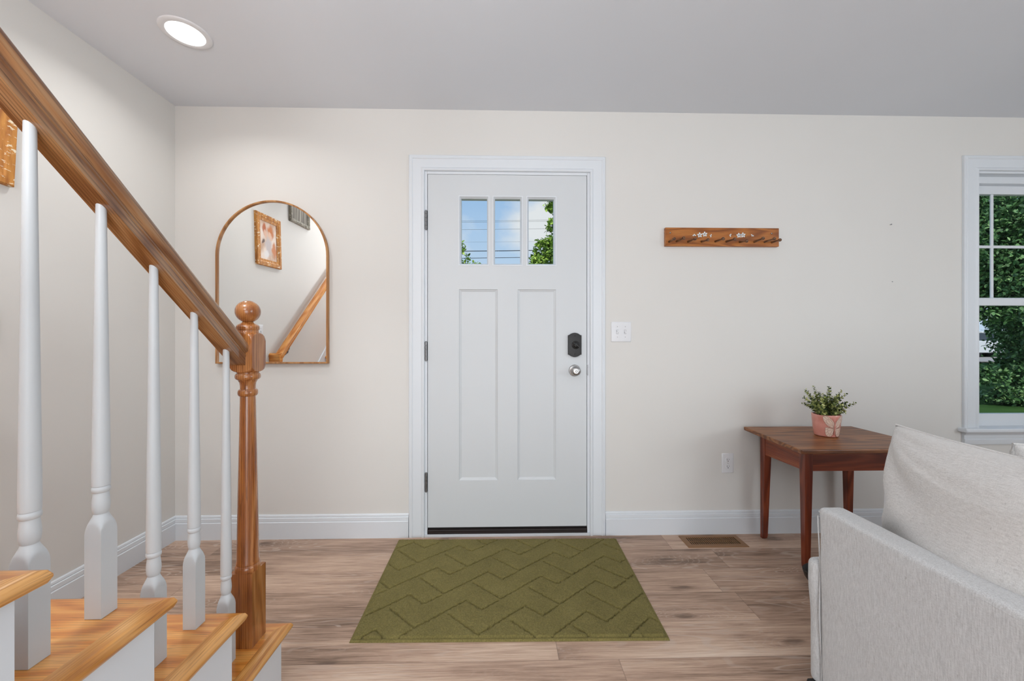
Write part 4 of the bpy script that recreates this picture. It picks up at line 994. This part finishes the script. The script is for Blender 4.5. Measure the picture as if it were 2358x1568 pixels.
for i, (x, y, r, lab) in enumerate([(12.95, 9.3, .75, 'low green shrub at the edge of the lawn, under the shade tree')]):
    e = empty('low_shrub', (x, y, GZ)); tag(e, lab, 'shrub', 'greenery outside the right window')
    b = MB()
    for a in range(6): b.tube([(x, y, GZ-.02), (x+.3*math.cos(a), y+.3*math.sin(a), GZ+.2), (x+.55*math.cos(a), y+.5*math.sin(a), GZ+.35)], [.015, .01, .005], 5)
    b.build('stems', M['bark'], e)
    V, Fc = leaf_cloud([((x, y, GZ+.2), (1.0, .6, .26), 2200)], .09, 50+i); o = np_mesh('foliage', V, Fc, M['leaf_dark'], e); o['kind'] = 'stuff'
# parked car beyond the street
cx_, cy_, cz_ = 27.6, 21.9, .16
cr_ = empty('parked_car', (cx_, cy_, cz_)); tag(cr_, 'white car parked across the street, glimpsed through leaves in the window', 'car')
def carprof(P, y0, y1, name, mat, inset=0):
    b = MB(); b.rings([[(cx_+x, cy_+y0+inset*(z > .9), cz_+z) for x, z in P], [(cx_+x, cy_+y1-inset*(z > .9), cz_+z) for x, z in P]]); return b.build(name, mat, cr_, bevel=.03, smooth=True)
wm = plain('white_car_paint', 'E8E8EA', .25); gm = plain('car_window', '3C444C', .1)
bd = carprof([(-2.2, .3), (2.2, .3), (2.25, .6), (2.15, .85), (1.1, .95), (-1.5, .98), (-2.2, .9), (-2.28, .6)], -.88, .88, 'body', wm)
carprof([(-1.6, .96), (1.0, .94), (.35, 1.38), (-1.2, 1.42)], -.80, .80, 'windows', gm, .1)
carprof([(-1.25, 1.40), (.42, 1.36), (.2, 1.46), (-1.0, 1.50)], -.70, .70, 'roof', wm)
for x in (-1.35, 1.35):
    for y in (-.86, .70):
        b = MB(); b.lathe([(0, .30), (.02, .33), (.14, .33), (.16, .30)], Matrix.Translation((cx_+x, cy_+y+.16, cz_+.33)) @ Matrix.Rotation(PI/2, 4, 'X'), 24); b.build('wheel', M['rubber'], cr_)
# power lines
lines = [(508.0, .011, .006, 'uppermost pair wire'), (511.0, .011, .006, 'x'), (528.0, .012, .006, 'x'), (557.0, .007, .0, 'x'), (577.5, .024, .0, 'x'), (593.5, .018, .0, 'x'), (610.0, .022, .0, 'x')]
labs = ['topmost thin power line across the sky in the door panes', 'thin power line just under the topmost one in the door panes', 'thin power line crossing above mid height of the door panes',
        'faintest power line a little below the middle of the door panes', 'thickest black power line low in the door panes', 'power line between the thickest one and the lowest one', 'lowest power line at the bottom edge of the door panes']
for (v, r, s_, _), lab in zip(lines, labs):
    yy = 16.0; z = H+(CY-v)/F*yy; b = MB()
    b.tube([(x, yy, z+.018*x+.0012*x*x) for x in np.linspace(-18, 18, 25)], r*(.62 if r > .015 else .36), 6); tag(b.build('power_line', M['cable']), lab, 'power line', 'power lines outside the door')
